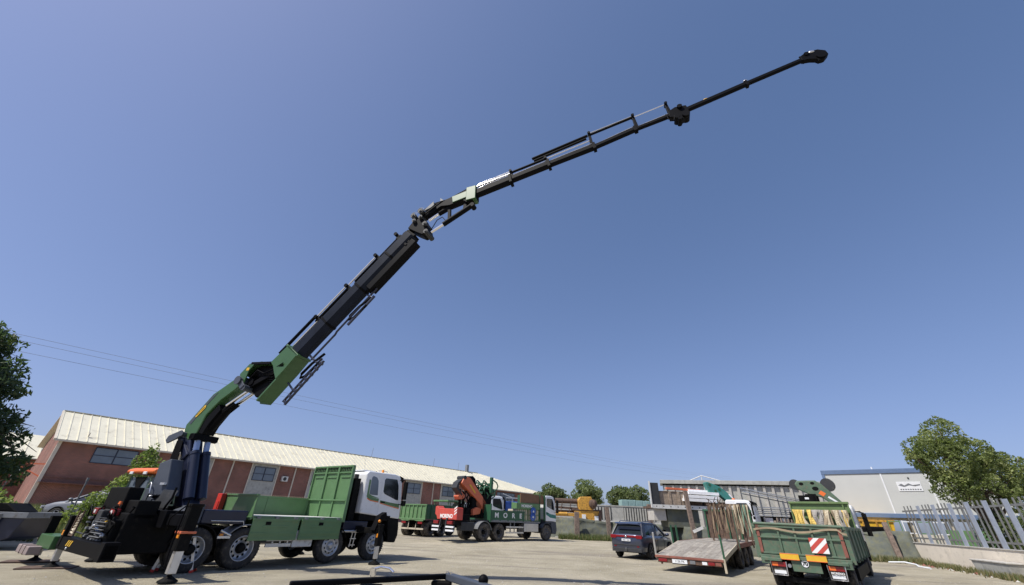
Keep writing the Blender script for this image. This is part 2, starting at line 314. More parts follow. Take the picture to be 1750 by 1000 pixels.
# ---------------------------------------------------------------- wheels
def wheel(parent, x, y, z, R=0.52, width=0.30, side=-1, rim='front', rimmat='rim_silver', dual=False, rubber='rubber'):
    """wheel part (tyre) with its rim as a sub-part; y is the outer face"""
    s = side; W = width; key = (R, W, s, rim, rimmat, dual, rubber)
    if key not in wheel.cache:
        t = MB()
        def tyre(yo):     # yo: outer face; goes inwards by W
            q = -s
            prof = [(R*0.60, yo+q*0.02),(R*0.66, yo+q*0.005),(R*0.84, yo),(R*0.94, yo+q*0.02),(R*0.985, yo+q*0.045)]
            k = 5
            for i in range(k):
                a = 0.055+(W-0.11)*i/k; b = 0.055+(W-0.11)*(i+0.8)/k; c = 0.055+(W-0.11)*(i+1)/k
                prof += [(R, yo+q*a),(R, yo+q*b),(R-0.014, yo+q*(b+0.003)),(R-0.014, yo+q*(c-0.003))]
            prof += [(R*0.985, yo+q*(W-0.045)),(R*0.94, yo+q*(W-0.02)),(R*0.84, yo+q*W),(R*0.66, yo+q*(W-0.005)),(R*0.60, yo+q*(W-0.02))]
            t.lathe(prof, (0,0,0), 40)
            for i in range(44):      # tread lugs on the shoulder
                a = 2*pi*i/44
                ca, sa = cos(a), sin(a)
                t.beam((R*0.985*ca, yo+q*0.03, R*0.985*sa), (R*1.0*ca, yo+q*0.07, R*1.0*sa), 0.03, 0.014, up=(ca,0,sa))
        tyre(0)
        if dual: tyre(-s*(W+0.04))
        tm = t.build('wheel', rubber, None, recalc=True)
        r = MB(); q = -s
        if rim == 'front':
            r.lathe([(R*0.62, q*0.015),(R*0.60, 0.0+q*0.0),(R*0.56, q*0.03),(R*0.52, q*0.06),(R*0.46, q*0.03),(R*0.30, -q*0.01),(R*0.27, q*0.02),(R*0.20, q*0.02),(R*0.19, -q*0.04),(R*0.12, -q*0.06),(0.001, -q*0.06)], (0,0,0), 36)
            for i in range(10):
                a = 2*pi*i/10
                r.lathe([(0.001, q*0.012),(0.032, q*0.012)], (R*0.405*cos(a), -q*0.001, R*0.405*sin(a)), 10, 1, False)
            for i in range(10):
                a = 2*pi*(i+.5)/10
                r.cyl((R*0.235*cos(a), q*0.03, R*0.235*sin(a)), (R*0.235*cos(a), -q*0.02, R*0.235*sin(a)), 0.014, n=6, mi=0)
        elif rim == 'rear':
            r.lathe([(R*0.62, q*0.015),(R*0.60, 0.0),(R*0.565, q*0.03),(R*0.55, q*0.12),(R*0.50, q*0.17),(R*0.30, q*0.17),(R*0.27, q*0.13)], (0,0,0), 36)
            r.lathe([(R*0.27, q*0.13),(R*0.24, q*0.10),(R*0.20, q*0.02),(R*0.17, q*0.005),(0.001, q*0.005)], (0,0,0), 24, 1)
            for i in range(10):
                a = 2*pi*i/10
                r.lathe([(0.001, q*0.162),(0.036, q*0.162)], (R*0.42*cos(a), -q*0.0, R*0.42*sin(a)), 10, 1, False)
        elif rim == 'alloy':
            r.lathe([(R*0.66, q*0.01),(R*0.64, 0),(R*0.60, q*0.02),(R*0.58, q*0.07)], (0,0,0), 32)
            r.lathe([(R*0.60, q*0.075),(0.001, q*0.075)], (0,0,0), 24, 1, False)
            r.lathe([(R*0.16, q*0.03),(R*0.14, q*0.0),(0.001, q*0.0)], (0,0,0), 16)
            for i in range(5):
                for dd in (-0.13, 0.13):
                    a = 2*pi*i/5+dd; r.beam((R*0.1*cos(a), q*0.02, R*0.1*sin(a)), (R*0.62*cos(a), q*0.015, R*0.62*sin(a)), 0.02, 0.03, up=(0,1,0))
        rm = r.build('rim', [rimmat, 'black_matt'], None)
        wheel.cache[key] = (tm.data, rm.data)
        bpy.data.objects.remove(tm); bpy.data.objects.remove(rm)
    td, rd = wheel.cache[key]
    a = bpy.data.objects.new('wheel', td); C.objects.link(a); a.parent = parent; a.location = (x, y, z)
    b = bpy.data.objects.new('rim', rd); C.objects.link(b); b.parent = a; b.location = (0, 0, 0)
    a.rotation_euler = (0, rnd.uniform(0, 6.28), 0)
    return a
wheel.cache = {}

def fender(mb, x, z, R, y0, y1, a0=10, a1=170, th=0.02, mi=0, n=14):
    """curved mudguard over a wheel: an arc sheet with thickness"""
    vs = []; fs = []
    for i in range(n+1):
        a = radians(a0+(a1-a0)*i/n)
        for r in (R, R+th):
            for y in (y0, y1): vs.append((x+r*cos(a), y, z+r*sin(a)))
    for i in range(n):
        o = i*4; p = o+4
        fs += [(o,o+1,p+1,p),(o+2,p+2,p+3,o+3),(o,p,p+2,o+2),(o+1,o+3,p+3,p+1)]
    fs += [(0,2,3,1),(n*4,n*4+1,n*4+3,n*4+2)]
    mb.add(vs, fs, mi, False)

# ---------------------------------------------------------------- truck cab
def cab(T, x0, x1, ztop=3.05, zbot=1.35, W=2.45, wheel_x=None, wheel_z=0.52, low=0.55, body='white', stripe=None, lowmat='black_matt', sleeper=False, wind='glass'):
    """modern truck cab: shell, doors, panes, grille, bumper, mirrors, all parts of T. x1 is the front."""
    h = W/2; L = x1-x0
    shell = MB()
    prof = [(x0, zbot+0.12),(x0, ztop-0.10),(x0+0.10, ztop),(x1-0.55, ztop+0.0),(x1-0.28, ztop-0.06),(x1-0.12, ztop-0.35),(x1-0.02, ztop-1.05),(x1, zbot-0.02),(x1-0.08, zbot-0.05)]
    shell.prism(prof, -h, h)
    sh = shell.build('cab_shell', body, T, bevel=0.06, seg=3)
    # doors and side panes both sides
    for s in (-1, 1):
        y = s*h
        def yy(a, b): return (min(y+s*a, y+s*b), max(y+s*a, y+s*b))
        dx0 = x1-1.22
        d = MB(); d.prism([(dx0, zbot+0.02),(dx0, ztop-0.22),(dx0+0.06, ztop-0.14),(x1-0.40, ztop-0.14),(x1-0.26, ztop-0.4),(x1-0.14, ztop-1.05),(x1-0.12, zbot+0.02)], *yy(0.001, 0.014))
        dd = d.build('door', body, T, bevel=0.01)
        g = MB(); g.prism([(dx0+0.12, ztop-0.70),(dx0+0.10, ztop-0.26),(dx0+0.16, ztop-0.20),(x1-0.46, ztop-0.20),(x1-0.34, ztop-0.45),(x1-0.24, ztop-0.98),(x1-0.34, ztop-0.98),(dx0+0.2, ztop-0.78)], *yy(0.014, 0.020))
        g.build('window', wind, dd)
        hb = MB(); hb.box(dx0+0.07, dx0+0.27, *yy(0.014, 0.045), zbot+0.52, zbot+0.57); hb.build('handle', 'black_matt', dd, bevel=0.006)
        # mirrors on an arm
        mb = MB(); a = yy(0.16, 0.34)
        mb.box(x1-0.20, x1-0.10, a[0], a[1], ztop-0.95, ztop-0.28)
        mb.box(x1-0.21, x1-0.09, a[0], a[1], ztop-1.18, ztop-0.99)
        mb.tube([(x1-0.28, y, ztop-0.22),(x1-0.18, y+s*0.15, ztop-0.20),(x1-0.15, y+s*0.25, ztop-0.30)], 0.02)
        mb.tube([(x1-0.2, y, ztop-1.12),(x1-0.15, y+s*0.2, ztop-1.15)], 0.018)
        mb.build('mirror', 'black_matt', T, bevel=0.03)
        if sleeper:
            pass
        # steps and lower corner
        st = MB()
        st.prism([(x1-0.62, zbot+0.04),(x1-0.03, zbot+0.0),(x1+0.04, zbot-0.35),(x1+0.05, low+0.25),(x1-0.05, low),(x1-0.45, low+0.02),(x1-0.52, low+0.35),(x1-0.58, zbot-0.22)], *yy(-0.42, -0.01))
        st.build('bumper_corner', lowmat, T, bevel=0.04)
        wt = MB(); fender(wt, wheel_x, wheel_z, 0.60, *yy(-0.36, 0.0), a0=25, a1=155, th=0.03); wt.build('mudguard', lowmat, T)
        lt = MB(); lt.box(x1+0.02, x1+0.065, *yy(-0.48, -0.06), low+0.28, low+0.50); lt.build('headlight', 'alu', T, bevel=0.02)
    # lower body between arches
    lo = MB(); lo.box(x0+0.03, x1-0.1, -h+0.04, h-0.04, zbot-0.12, zbot+0.14); lo.box(wheel_x+0.62, x1-0.02, -h+0.45, h-0.45, low, zbot)
    lo.build('underbody', lowmat, T, bevel=0.02)
    ws = MB()
    wf = [(x1-0.33, ztop-0.14),(x1-0.155, ztop-0.36),(x1-0.045, ztop-1.02)]
    vs = []
    for x, z in wf: vs += [(x+0.012, -h+0.12, z),(x+0.012, h-0.12, z)]
    ws.add(vs, [(0,1,3,2),(2,3,5,4)]); ws.build('windscreen', wind, T, recalc=False)
    gr = MB(); gr.box(x1-0.02, x1+0.03, -h+0.15, h-0.15, zbot-0.5, zbot+0.15)
    for k in range(4): gr.box(x1+0.03, x1+0.045, -h+0.2, h-0.2, zbot-0.42+k*0.14, zbot-0.36+k*0.14)
    gr.build('grille', 'black_matt', T, bevel=0.01)
    vi = MB(); vi.prism([(x1-0.26, ztop-0.04),(x1-0.05, ztop-0.10),(x1-0.02, ztop-0.28),(x1-0.06, ztop-0.28),(x1-0.10, ztop-0.14),(x1-0.28, ztop-0.08)], -h+0.06, h-0.06)
    vi.build('sun_visor', 'black_matt', T, bevel=0.01)
    return sh

ORD = ['first','second','third','fourth','fifth','sixth','seventh','eighth','ninth','tenth','eleventh','twelfth','thirteenth']
# ================================================================ GROUND
def zt(x, y):
    """gentle rise of the yard towards the far fence, and the rough bank on the left"""
    a = min(1, max(0, (y-25)/8.0)); a = a*a*(3-2*a)
    k = 1-min(1, max(0, (x-11)/5.0))
    z = 0.20*a*k
    b = min(1, max(0, (-x-14)/12.0))*min(1, max(0, (y-15)/12.0)); z += 0.75*b*b*(3-2*b)
    return z
def build_ground():
    xs = [-3000,-1200,-500,-250,-140,-100]+[-80+i*2 for i in range(24)]+[-32+i*0.7 for i in range(100)]+[38+i*3 for i in range(12)]+[90,140,250,600,1500,3000]
    ys = [-400,-100,-30,-10]+[-4+i*0.7 for i in range(75)]+[49+i*3 for i in range(15)]+[110,150,220,400,900,2000,4000]
    vs = []; nx = len(xs)
    for y in ys:
        for x in xs:
            n = noise.noise((x*0.35, y*0.35, 0))*0.035+noise.noise((x*1.1, y*1.1, 3))*0.016 if abs(x) < 60 and y < 80 else 0
            vs.append((x, y, zt(x, y)+n-0.02))
    fs = [(j*nx+i, j*nx+i+1, (j+1)*nx+i+1, (j+1)*nx+i) for j in range(len(ys)-1) for i in range(nx-1)]
    mb = MB(); mb.add(vs, fs, 0, True)
    o = mb.build('ground', 'ground', None, recalc=False); o['kind'] = 'structure'; return o
build_ground()

# ================================================================ CRANE TRUCK (foreground)
TH = radians(55.1)
T = thing('crane_truck', 'white cab lorry with green tipper body and huge raised black and green knuckle crane', 'crane truck', (-8.81, 14.99, 0), TH)
cab(T, 4.0, 6.05, ztop=3.05, zbot=1.42, wheel_x=4.89)
# livery on both sides: pale sleeper field, green and orange sweep
for s in (-1, 1):
    def yy(a, b): return (min(s*(1.225+a), s*(1.225+b)), max(s*(1.225+a), s*(1.225+b)))
    q = MB(); q.prism([(4.17,2.12),(4.16,2.75),(4.25,2.72),(4.26,2.24),(4.40,2.18),(4.80,2.10)], *yy(0.002, 0.006)); q.prism([(4.18,2.13),(4.79,2.08),(4.79,1.98),(4.4,2.02),(4.22,2.08)], *yy(0.006,0.009))
    q.prism([(4.86,2.03),(5.4,1.97),(5.90,1.93),(5.91,1.79),(5.4,1.86),(4.86,1.95)], *yy(0.015, 0.019)); q.build('green_stripe', 'green', T)
    q = MB(); q.prism([(4.22,2.08),(4.4,2.015),(4.79,1.975),(4.79,1.945),(4.38,1.985),(4.2,2.05)], *yy(0.002,0.009)); q.prism([(4.86,1.945),(5.4,1.855),(5.91,1.785),(5.91,1.75),(5.4,1.825),(4.86,1.915)], *yy(0.015, 0.019)); q.build('orange_stripe', 'orange2', T)
    q = MB(); q.prism([(4.28,2.24),(4.27,2.82),(4.33,2.88),(4.52,2.84),(4.62,2.72),(4.70,2.20),(4.4,2.20)], *yy(0.002, 0.006)); q.build('sleeper_panel', 'glass_pale', T)
q = MB(); q.box(4.05, 4.6, -0.9, 0.9, 3.05, 3.10); q.build('roof_panel', 'white', T, bevel=0.02)
for (x, y) in ((5.15, -0.75), (5.15, 0.75)):
    q = MB(); q.cyl((x, y, 3.04), (x, y, 3.09), 0.05, mi=1); q.cyl((x, y, 3.09), (x, y, 3.20), 0.055, 0.045, mi=0); q.build('beacon', ['amber', 'black_matt'], T)
q = MB(); q.tube([(5.0,-0.6,3.06),(5.05,-0.6,3.16),(5.5,-0.6,3.16),(5.55,-0.6,3.06)], 0.015); q.cyl((5.0,-0.3,3.11),(5.0,0.3,3.11),0.02); q.tube([(4.55,-0.3,3.05),(4.45,-0.3,3.6)], 0.006)
q.build('roof_rail', 'alu', T)
q = MB(); q.cyl((5.2,0.5,3.13),(5.65,0.5,3.13),0.05,0.05); q.cyl((5.65,0.5,3.13),(5.8,0.5,3.13),0.05,0.11); q.build('air_horn', 'black_matt', T)
# equipment between cab and body
q = MB(); q.box(3.62, 3.90, -1.05, -0.45, 1.1, 2.75, 0); q.cyl((3.76,-0.9,1.1),(3.76,-0.9,2.9),0.09,mi=1); q.tube([(3.6,-0.7,2.7),(3.5,-0.6,2.3),(3.55,-0.4,1.8),(3.7,-0.3,1.3)],0.03,mi=0)
q.box(3.60,3.92,0.3,1.0,1.2,2.4,0); q.build('air_intake', ['black_matt','darkgrey'], T, bevel=0.02)
q = MB(); q.box(3.42, 4.5, -1.18, -0.5, 1.0, 1.28); q.box(3.45, 4.4, -1.2, 1.2, 0.9, 1.0); q.cyl((3.4,-1.2,0.95),(4.3,-1.2,0.95),0.04,mi=1); q.build('valve_box', ['navy','alu'], T, bevel=0.02)
q = MB()
for xx in (3.92, 4.06): q.beam((xx-0.05,-1.2,1.0),(xx-0.1,-1.2,0.45),0.03,0.03)
for zz in (0.5,0.7,0.9): q.box(3.80, 4.05, -1.22, -1.17, zz, zz+0.03)
q.build('step_ladder', 'alu', T)
# chassis
q = MB()
for y in (-0.42, 0.42): q.box(-3.2, 5.9, y-0.05, y+0.05, 0.72, 1.02)
for x in (-3.1,-2.2,-0.7,0.7,1.5,2.4,3.6,5.6): q.box(x-0.06, x+0.06, -0.42, 0.42, 0.76, 0.98)
q.box(-3.0, -0.9, -0.9, 0.9, 0.98, 1.22); q.build('chassis', 'black_matt', T, bevel=0.01)
for x in (0.0,-1.35,3.01,4.89):
    q = MB(); q.cyl((x,-1.0,0.52),(x,1.0,0.52),0.10); q.ball((x,0,0.52),0.28,0.30,0.26); q.build('axle', 'black_matt', T)
for x in (4.89, 3.01):
    for s in (-1, 1): wheel(T, x, s*1.25, 0.52, 0.52, 0.32, s, 'front')
for x in (0.0, -1.35):
    for s in (-1, 1): wheel(T, x, s*1.27, 0.52, 0.53, 0.27, s, 'rear', dual=True)
for s in (-1, 1):
    a, b = (min(s*0.66, s*1.27), max(s*0.66, s*1.27))
    q = MB(); fender(q, 0.0, 0.52, 0.60, a, b, 25, 150, 0.025, 1); q.build('mudguard', ['alu','grey'], T)
    q = MB(); fender(q, -1.35, 0.52, 0.60, a, b, 10, 165, 0.025); q.build('mudguard', 'black_matt', T)
    q = MB(); fender(q, 3.01, 0.52, 0.60, a, b, 20, 160, 0.025); q.build('mudguard', 'black_matt', T)
    q = MB(); q.box(-0.73,-0.63, s*1.2-0.03, s*1.2+0.03, 0.78, 0.90); q.build('side_marker', 'amber', T, bevel=0.01)
    # side guard and tank
    q = MB(); y0, y1 = (min(s*1.13, s*1.18), max(s*1.13, s*1.18))
    q.box(0.72, 1.55, y0, y1, 0.52, 0.62); q.box(0.72, 1.55, y0, y1, 0.68, 0.74)
    for xx in (0.9,1.15,1.4): q.box(xx, xx+0.05, y0+0.0, y1, 0.62, 0.68)
    q.build('side_guard', 'alu', T, bevel=0.008)
    q = MB(); q.box(1.58, 2.30, min(s*0.7,s*1.2), max(s*0.7,s*1.2), 0.50, 0.98); q.build('battery_box', 'white_dirty' if s < 0 else 'black_matt', T, bevel=0.03)
q = MB(); q.cyl((0.8,0.8,0.72),(1.9,0.8,0.72),0.26,n=20); q.build('fuel_tank', 'alu', T)
# hydraulic tank box over the rear wheels and the valve bench
q = MB(); q.box(-1.35,-0.12,-1.22,-0.62,1.14,1.50,0); q.build('hydraulic_tank', 'navy', T, bevel=0.03)
q = MB(); q.tube([(-1.1,-1.24,1.22),(-0.2,-1.24,1.22),(-0.15,-1.24,1.1)],0.015); q.tube([(-0.75,-1.26,0.98),(-0.45,-1.28,0.85)],0.03); q.box(-0.8,-0.45,-1.28,-1.22,0.78,0.84); q.build('grab_rail', 'alu', T)
q = MB(); q.prism([(-1.95,1.18),(-1.95,1.40),(-1.55,1.62),(-1.36,1.62),(-1.36,1.14)],-1.2,-0.4); q.build('valve_cabinet', 'slate', T, bevel=0.02)
q = MB()
for k in range(4): q.box(-1.58+0.0,-1.42,-1.205,-1.201,1.26+k*0.07,1.29+k*0.07)
q.build('warning_decal', 'yellow', T)
# fire extinguisher box
q = MB(); q.box(-0.18,-0.02,0.80,1.12,1.42,1.98); q.box(-0.20,-0.18,0.86,1.06,1.5,1.75); q.build('extinguisher_box', 'red', T, bevel=0.04)
# tipper body
BZ = 1.38
q = MB(); q.box(0.02, 3.28, -1.24, 1.24, BZ-0.09, BZ-0.012, 1)
for k in range(10): q.box(0.04+k*0.322, 0.04+(k+1)*0.322-0.006, -1.2, 1.2, BZ-0.012, BZ, 0)
q.box(0.1,3.2,-0.6,-0.35,BZ-0.3,BZ-0.09,1); q.box(0.1,3.2,0.35,0.6,BZ-0.3,BZ-0.09,1)
q.build('body_floor', ['white_dirty','green'], T)
q = MB(); q.box(0.05, 3.28, 1.20, 1.245, BZ+0.002, 1.98)
q.box(0.05, 3.28, 1.17, 1.26, 1.94, 1.99); q.box(0.05,3.28,1.245,1.27,BZ+0.3,BZ+0.38)
for xx in (0.1,1.6,3.2): q.box(xx,xx+0.07,1.18,1.28,BZ,1.99)
q.build('side_board', 'green', T, bevel=0.006, label='raised far side board of the green body')
q = MB()
for k in range(46): q.cyl((0.1+k*0.07,1.23,1.99),(0.1+k*0.07+0.03,1.23,2.03),0.009,n=5)
q.build('rope_hooks', 'tanstrap', T)
q = MB(); q.box(0.0, 0.045, -1.24, 1.24, 1.28, 1.97); q.box(-0.03, 0.06, -1.25, 1.25, 1.93, 1.98); q.box(-0.03,0.0,-1.25,1.25,1.26,1.34)
q.build('tailgate', 'green', T, bevel=0.006)
for (xa, xb) in ((0.06,1.60),(1.68,3.24)):
    q = MB(); q.box(xa, xb, -1.285, -1.25, 0.71, 1.31)
    q.box(xa, xb, -1.30, -1.285, 1.24, 1.31); q.box(xa, xb, -1.30, -1.285, 0.71, 0.78); q.box(xa+0.02,xb-0.02,-1.298,-1.285,0.86,0.93)
    q.box(xa+0.35,xb-0.35,-1.296,-1.285,1.06,1.12)
    sb = q.build('side_board', 'green', T, bevel=0.008, label='lowered near side board hanging down')
    q = MB(); xm = xa+0.42 if xa < 1 else xa+0.66
    q.box(xm, xm+0.16, -1.305, -1.286, 1.13, 1.22); q.build('latch_recess', 'black_matt', sb)
    for xm in (xa+0.15, xa+0.75, xb-0.15):
        q = MB(); q.box(xm-0.05, xm+0.05, -1.31, -1.24, 1.30, 1.355); q.cyl((xm-0.07,-1.28,1.335),(xm+0.07,-1.28,1.335),0.018,n=8); q.build('hinge', 'grey', sb)
hb = MB(); hb.box(3.30, 3.335, -1.25, 1.25, 1.24, 3.16)
hb.box(3.24, 3.36, -1.27, 1.27, 3.12, 3.18); hb.box(3.24, 3.36, -1.29, -1.23, 1.24, 3.14); hb.box(3.24,3.36,1.23,1.29,1.24,3.14)
hb.box(3.23, 3.30, -1.23, 1.23, 1.93, 1.98); hb.box(3.25, 3.30, -1.23, 1.23, 2.90, 2.94)
for yc in (-0.42, 0.40):
    hb.box(3.235, 3.30, yc-0.05, yc+0.05, 1.98, 3.12); hb.box(3.25,3.30,yc-0.03,yc+0.03,1.38,1.93)
hb.box(3.265, 3.30, -1.15, -0.6, 2.74, 2.765); hb.box(3.265, 3.30, -0.3, 0.3, 2.74, 2.765); hb.box(3.265,3.30,0.6,1.15,2.74,2.765)
H = hb.build('headboard', 'green', T, bevel=0.006)
for (a, b) in ((-1.17,-0.52),(-0.30,0.28),(0.52,1.17)):
    q = MB(); q.box(3.294, 3.298, a, b, 2.97, 3.10)
    for k in range(6): q.box(3.288, 3.294, a+0.02+k*(b-a)/6, a+0.05+k*(b-a)/6, 2.97, 3.10, 1)
    q.build('headboard_grille', ['black_matt','green'], H)
# front stabiliser beam and legs
def stab_leg(x, y, ztop, zmid, wd=0.17, name='stabiliser_leg', lamp=True, rot=0):
    q = MB(); q.box(x-wd*0.62, x+wd*0.62, y-wd*0.62, y+wd*0.62, zmid, ztop, 0); q.box(x-wd*0.7,x+wd*0.7,y-wd*0.7,y+wd*0.7,ztop-0.06,ztop+0.01,0)
    L = q.build(name, 'black_matt', T, bevel=0.015)
    q = MB(); q.box(x-wd*0.42, x+wd*0.42, y-wd*0.42, y+wd*0.42, 0.16, zmid); q.build('leg_tube', 'alu', L, bevel=0.01)
    q = MB(); q.cyl((x,y,0.03),(x,y,0.17),0.05); q.lathe_z = None
    n = 16; vs = [(x+0.20*cos(2*pi*k/n), y+0.20*sin(2*pi*k/n), 0.03) for k in range(n)]+[(x+0.05*cos(2*pi*k/n), y+0.05*sin(2*pi*k/n), 0.12) for k in range(n)]+[(x+0.21*cos(2*pi*k/n), y+0.21*sin(2*pi*k/n), 0.0) for k in range(n)]
    q.add(vs, [(k,(k+1)%n,n+(k+1)%n,n+k) for k in range(n)]+[(2*n+k,2*n+(k+1)%n,(k+1)%n,k) for k in range(n)]+[list(range(2*n,3*n))[::-1]], 0)
    q.build('foot_plate', 'black_matt', L)
    if lamp:
        q = MB(); q.box(x-wd*0.70, x-wd*0.62, y-wd*0.32, y+wd*0.32, zmid+0.26, zmid+0.38); q.build('leg_lamp', 'amber', L, bevel=0.01)
    return L
stab_leg(4.12, -2.40, 1.22, 0.55, 0.14)
stab_leg(4.12, 2.30, 1.22, 0.55, 0.14)
q = MB(); q.box(4.0,4.24,-2.4,2.3,0.92,1.10); q.box(3.96,4.28,-1.2,1.2,0.88,1.14); q.build('stabiliser_beam', 'black_matt', T, bevel=0.01)
q = MB(); q.prism([(3.9,1.02),(4.1,1.5),(4.35,1.62),(4.4,1.5),(4.2,1.3),(4.18,1.0)],-2.35,-2.1); q.box(4.2,4.6,-2.3,-2.15,1.38,1.5); q.build('leg_bracket', 'black', T, bevel=0.015)
q = MB(); q.ball((4.02,-2.42,1.32),0.05,0.05,0.05); q.build('leg_lamp', 'amber', T)
# main stabilisers beside the crane
L = stab_leg(-2.20, -2.72, 1.62, 0.62, 0.21)
q = MB(); q.box(-2.37,-2.03,-2.9,-2.54,0.98,1.03); q.build('warning_cap', 'orange', L, bevel=0.008)
q = MB(); q.tube([(-2.4,-2.75,1.7),(-2.42,-2.75,0.8),(-2.38,-2.75,0.3)],0.02); q.tube([(-2.3,-2.5,1.6),(-2.5,-2.3,1.3),(-2.45,-2.2,1.0)],0.018); q.build('hose', 'black', L)
stab_leg(-2.20, 3.0, 1.62, 0.62, 0.22, lamp=False)
q = MB(); q.box(-2.34,-2.06,-2.7,3.0,1.12,1.38); q.box(-2.42,-1.98,-1.7,1.7,1.05,1.45); q.build('stabiliser_beam', 'black', T, bevel=0.015)
# rear stabilisers
L = stab_leg(-3.42, 1.50, 1.22, 0.50, 0.16)
L2 = stab_leg(-3.42, 3.45, 1.16, 0.34, 0.17, lamp=False)
q = MB(); q.box(-3.50,-3.24,-2.2,1.7,0.44,0.73); q.box(-3.52,-3.22,-2.2,-1.9,0.40,0.78); q.build('stabiliser_beam', 'black', T, bevel=0.015)
q = MB()
for k in range(3): q.prismx([(0.82-k*0.16,0.55),(0.74-k*0.16,0.55),(0.62-k*0.16,0.68),(0.70-k*0.16,0.68)],-3.507,-3.502)
q.build('hazard_decal', 'yellow', T)
q = MB(); q.box(-3.60,-3.2,1.75,3.25,0.40,0.72); q.build('beam_extension', 'green_crane', T, bevel=0.02)
q = MB(); q.beam((-3.72,2.45,0.34),(-3.72,3.75,0.34),0.28,0.2); q.build('beam_end', 'pinkbeam', T, bevel=0.02)
q = MB(); q.box(-3.725-0.145,-3.725+0.15,2.80,2.83,0.235,0.45); q.box(-3.725-0.145,-3.725+0.15,3.25,3.28,0.235,0.45); q.build('beam_band', 'rust', T)
# rear of the chassis: dark guards, tool boxes, valve bank with hoses
q = MB(); q.box(-3.05,-2.70,-0.40,1.17,1.42,1.97,0); q.box(-2.95,-2.45,-1.2,0.0,1.22,1.66,0); q.build('tool_chest', 'black_matt', T, bevel=0.03)
q = MB(); q.prismx([(0.90,1.99),(0.45,1.97),(0.25,1.75),(-0.2,1.60),(-0.2,1.50),(0.9,1.52)],-2.30,-2.24); q.build('guard_plate', 'slate', T, bevel=0.01)
q = MB(); vs = []
for i in range(9):
    t = i/8; yv = 0.45-1.55*t; wob = 0.05*sin(t*9)
    vs += [(-2.20+wob, yv-0.1, 1.99-0.06*t),(-2.26+wob*0.4, yv, 1.50)]
q.add(vs, [(i*2,i*2+2,i*2+3,i*2+1) for i in range(8)], 0, True); q.build('hanging_sheet', 'darkgrey', T, recalc=False)
q = MB(); q.tube([(-2.25,0.42,2.02),(-2.30,0.48,1.8),(-2.28,0.55,1.46)],0.022); q.tube([(-2.25,-1.2,2.0),(-2.27,-1.25,1.75),(-2.3,-1.12,1.55),(-2.3,-1.05,1.42)],0.03); q.tube([(-2.3,0.55,1.46),(-2.3,0,1.45),(-2.3,-1.05,1.44)],0.022); q.build('sheet_frame', 'black', T)
q = MB(); q.box(-3.25,-2.8,0.12,0.5,0.95,1.40); q.build('mud_flap_box', 'darkgrey', T, bevel=0.03)
for yv in (-0.42, 0.98):
    q = MB(); q.box(-3.20,-3.06,yv-0.17,yv+0.17,1.28,1.44); t0 = q.build('tail_light', 'red_lamp', T, bevel=0.02)
    q = MB(); q.box(-3.21,-3.203,yv-0.06,yv+0.06,1.32,1.40); q.build('reflector', 'white', t0)
q = MB(); q.cyl((-3.1,-0.42,1.44),(-3.1,-0.42,1.56),0.01); q.cyl((-3.1,-0.42,1.55),(-3.1,-0.42,1.62),0.05,0.035); q.build('side_marker', 'orange2', T)
q = MB()
rr = random.Random(3)
for k in range(26):
    x0 = -3.3+rr.random()*0.5; y0 = rr.uniform(-1.2,1.4); z0 = rr.uniform(0.8,1.35)
    pts = [(x0,y0,z0)]
    for j in range(5): pts.append((pts[-1][0]+rr.uniform(-0.08,0.08), pts[-1][1]+rr.uniform(-0.22,0.22), min(1.5,max(0.55,pts[-1][2]+rr.uniform(-0.25,0.2)))))
    q.tube(pts, 0.022, 6)
q.build('hydraulic_hoses', 'black', T)
for k in range(16):
    q = MB(); x0 = -3.28; y0 = rr.uniform(-1.1,1.2); z0 = rr.uniform(0.55,1.25); q.box(x0-0.02, x0+0.06, y0, y0+rr.uniform(.05,.16), z0, z0+rr.uniform(.03,.10)); q.build('valve_fitting', 'grey', T, bevel=0.006)
q = MB(); q.box(-3.27,-3.24,-0.62,-0.50,1.12,1.17); q.box(-3.27,-3.24,0.1,0.2,1.0,1.05); q.build('valve_tags','yellow',T)
q = MB(); q.tube([(-3.26,-0.85,0.86),(-3.32,-0.5,0.92),(-3.3,-0.2,1.0),(-3.27,-0.05,1.02)],0.035); q.build('blue_hose','blue_trim',T)
q = MB(); q.ball((-3.30,-0.02,1.04),0.06,0.06,0.05); q.ball((-3.3,-0.9,0.85),0.05,0.06,0.05); q.ball((-3.57,0.35,0.52),0.02,0.03,0.03); q.build('hose_couplings','alu',T)
q = MB()
for k in range(14):
    z0 = 0.92+0.05*(k%7)+0.01; q.cyl((-3.36,-0.9+0.4*(k//7),z0),(-3.36,-0.55+0.4*(k//7)+0.1*rr.random(),z0),0.011,n=6)
q.tube([(-3.40,1.0,0.86),(-3.40,0.2,0.84),(-3.40,0.1,0.90)],0.02); q.tube([(-3.40,-0.05,0.84),(-3.40,-0.25,0.86),(-3.40,-0.3,0.92)],0.02)
q.build('steel_pipes', 'darkgrey', T)
q = MB()
for k in range(5): q.box(-3.42,-3.38,-1.15,-0.35,0.82+k*0.08,0.832+k*0.08)
q.build('pipe_rack', 'grey', T)
q = MB(); q.box(-3.05,-1.9,-1.2,1.15,0.46,1.36); q.box(-3.2,-3.0,-1.0,1.0,0.5,1.2); q.build('underframe', 'black_matt', T, bevel=0.03)
q = MB(); q.box(-3.45,-3.42,0.86,0.90,0.78,1.36); q.box(-3.45,-3.42,1.26,1.30,0.78,1.36); q.box(-3.45,-3.42,0.86,1.30,0.76,0.80); q.build('hose_tray','rust',T)
q = MB()
for k in range(7): q.tube([(-3.42+0.02*sin(t),1.08+0.14*cos(t*1.57+k*.4),0.84+k*0.07+0.03*sin(t*1.57)) for t in range(5)],0.022,6)
q.build('coiled_hose','beige',T)
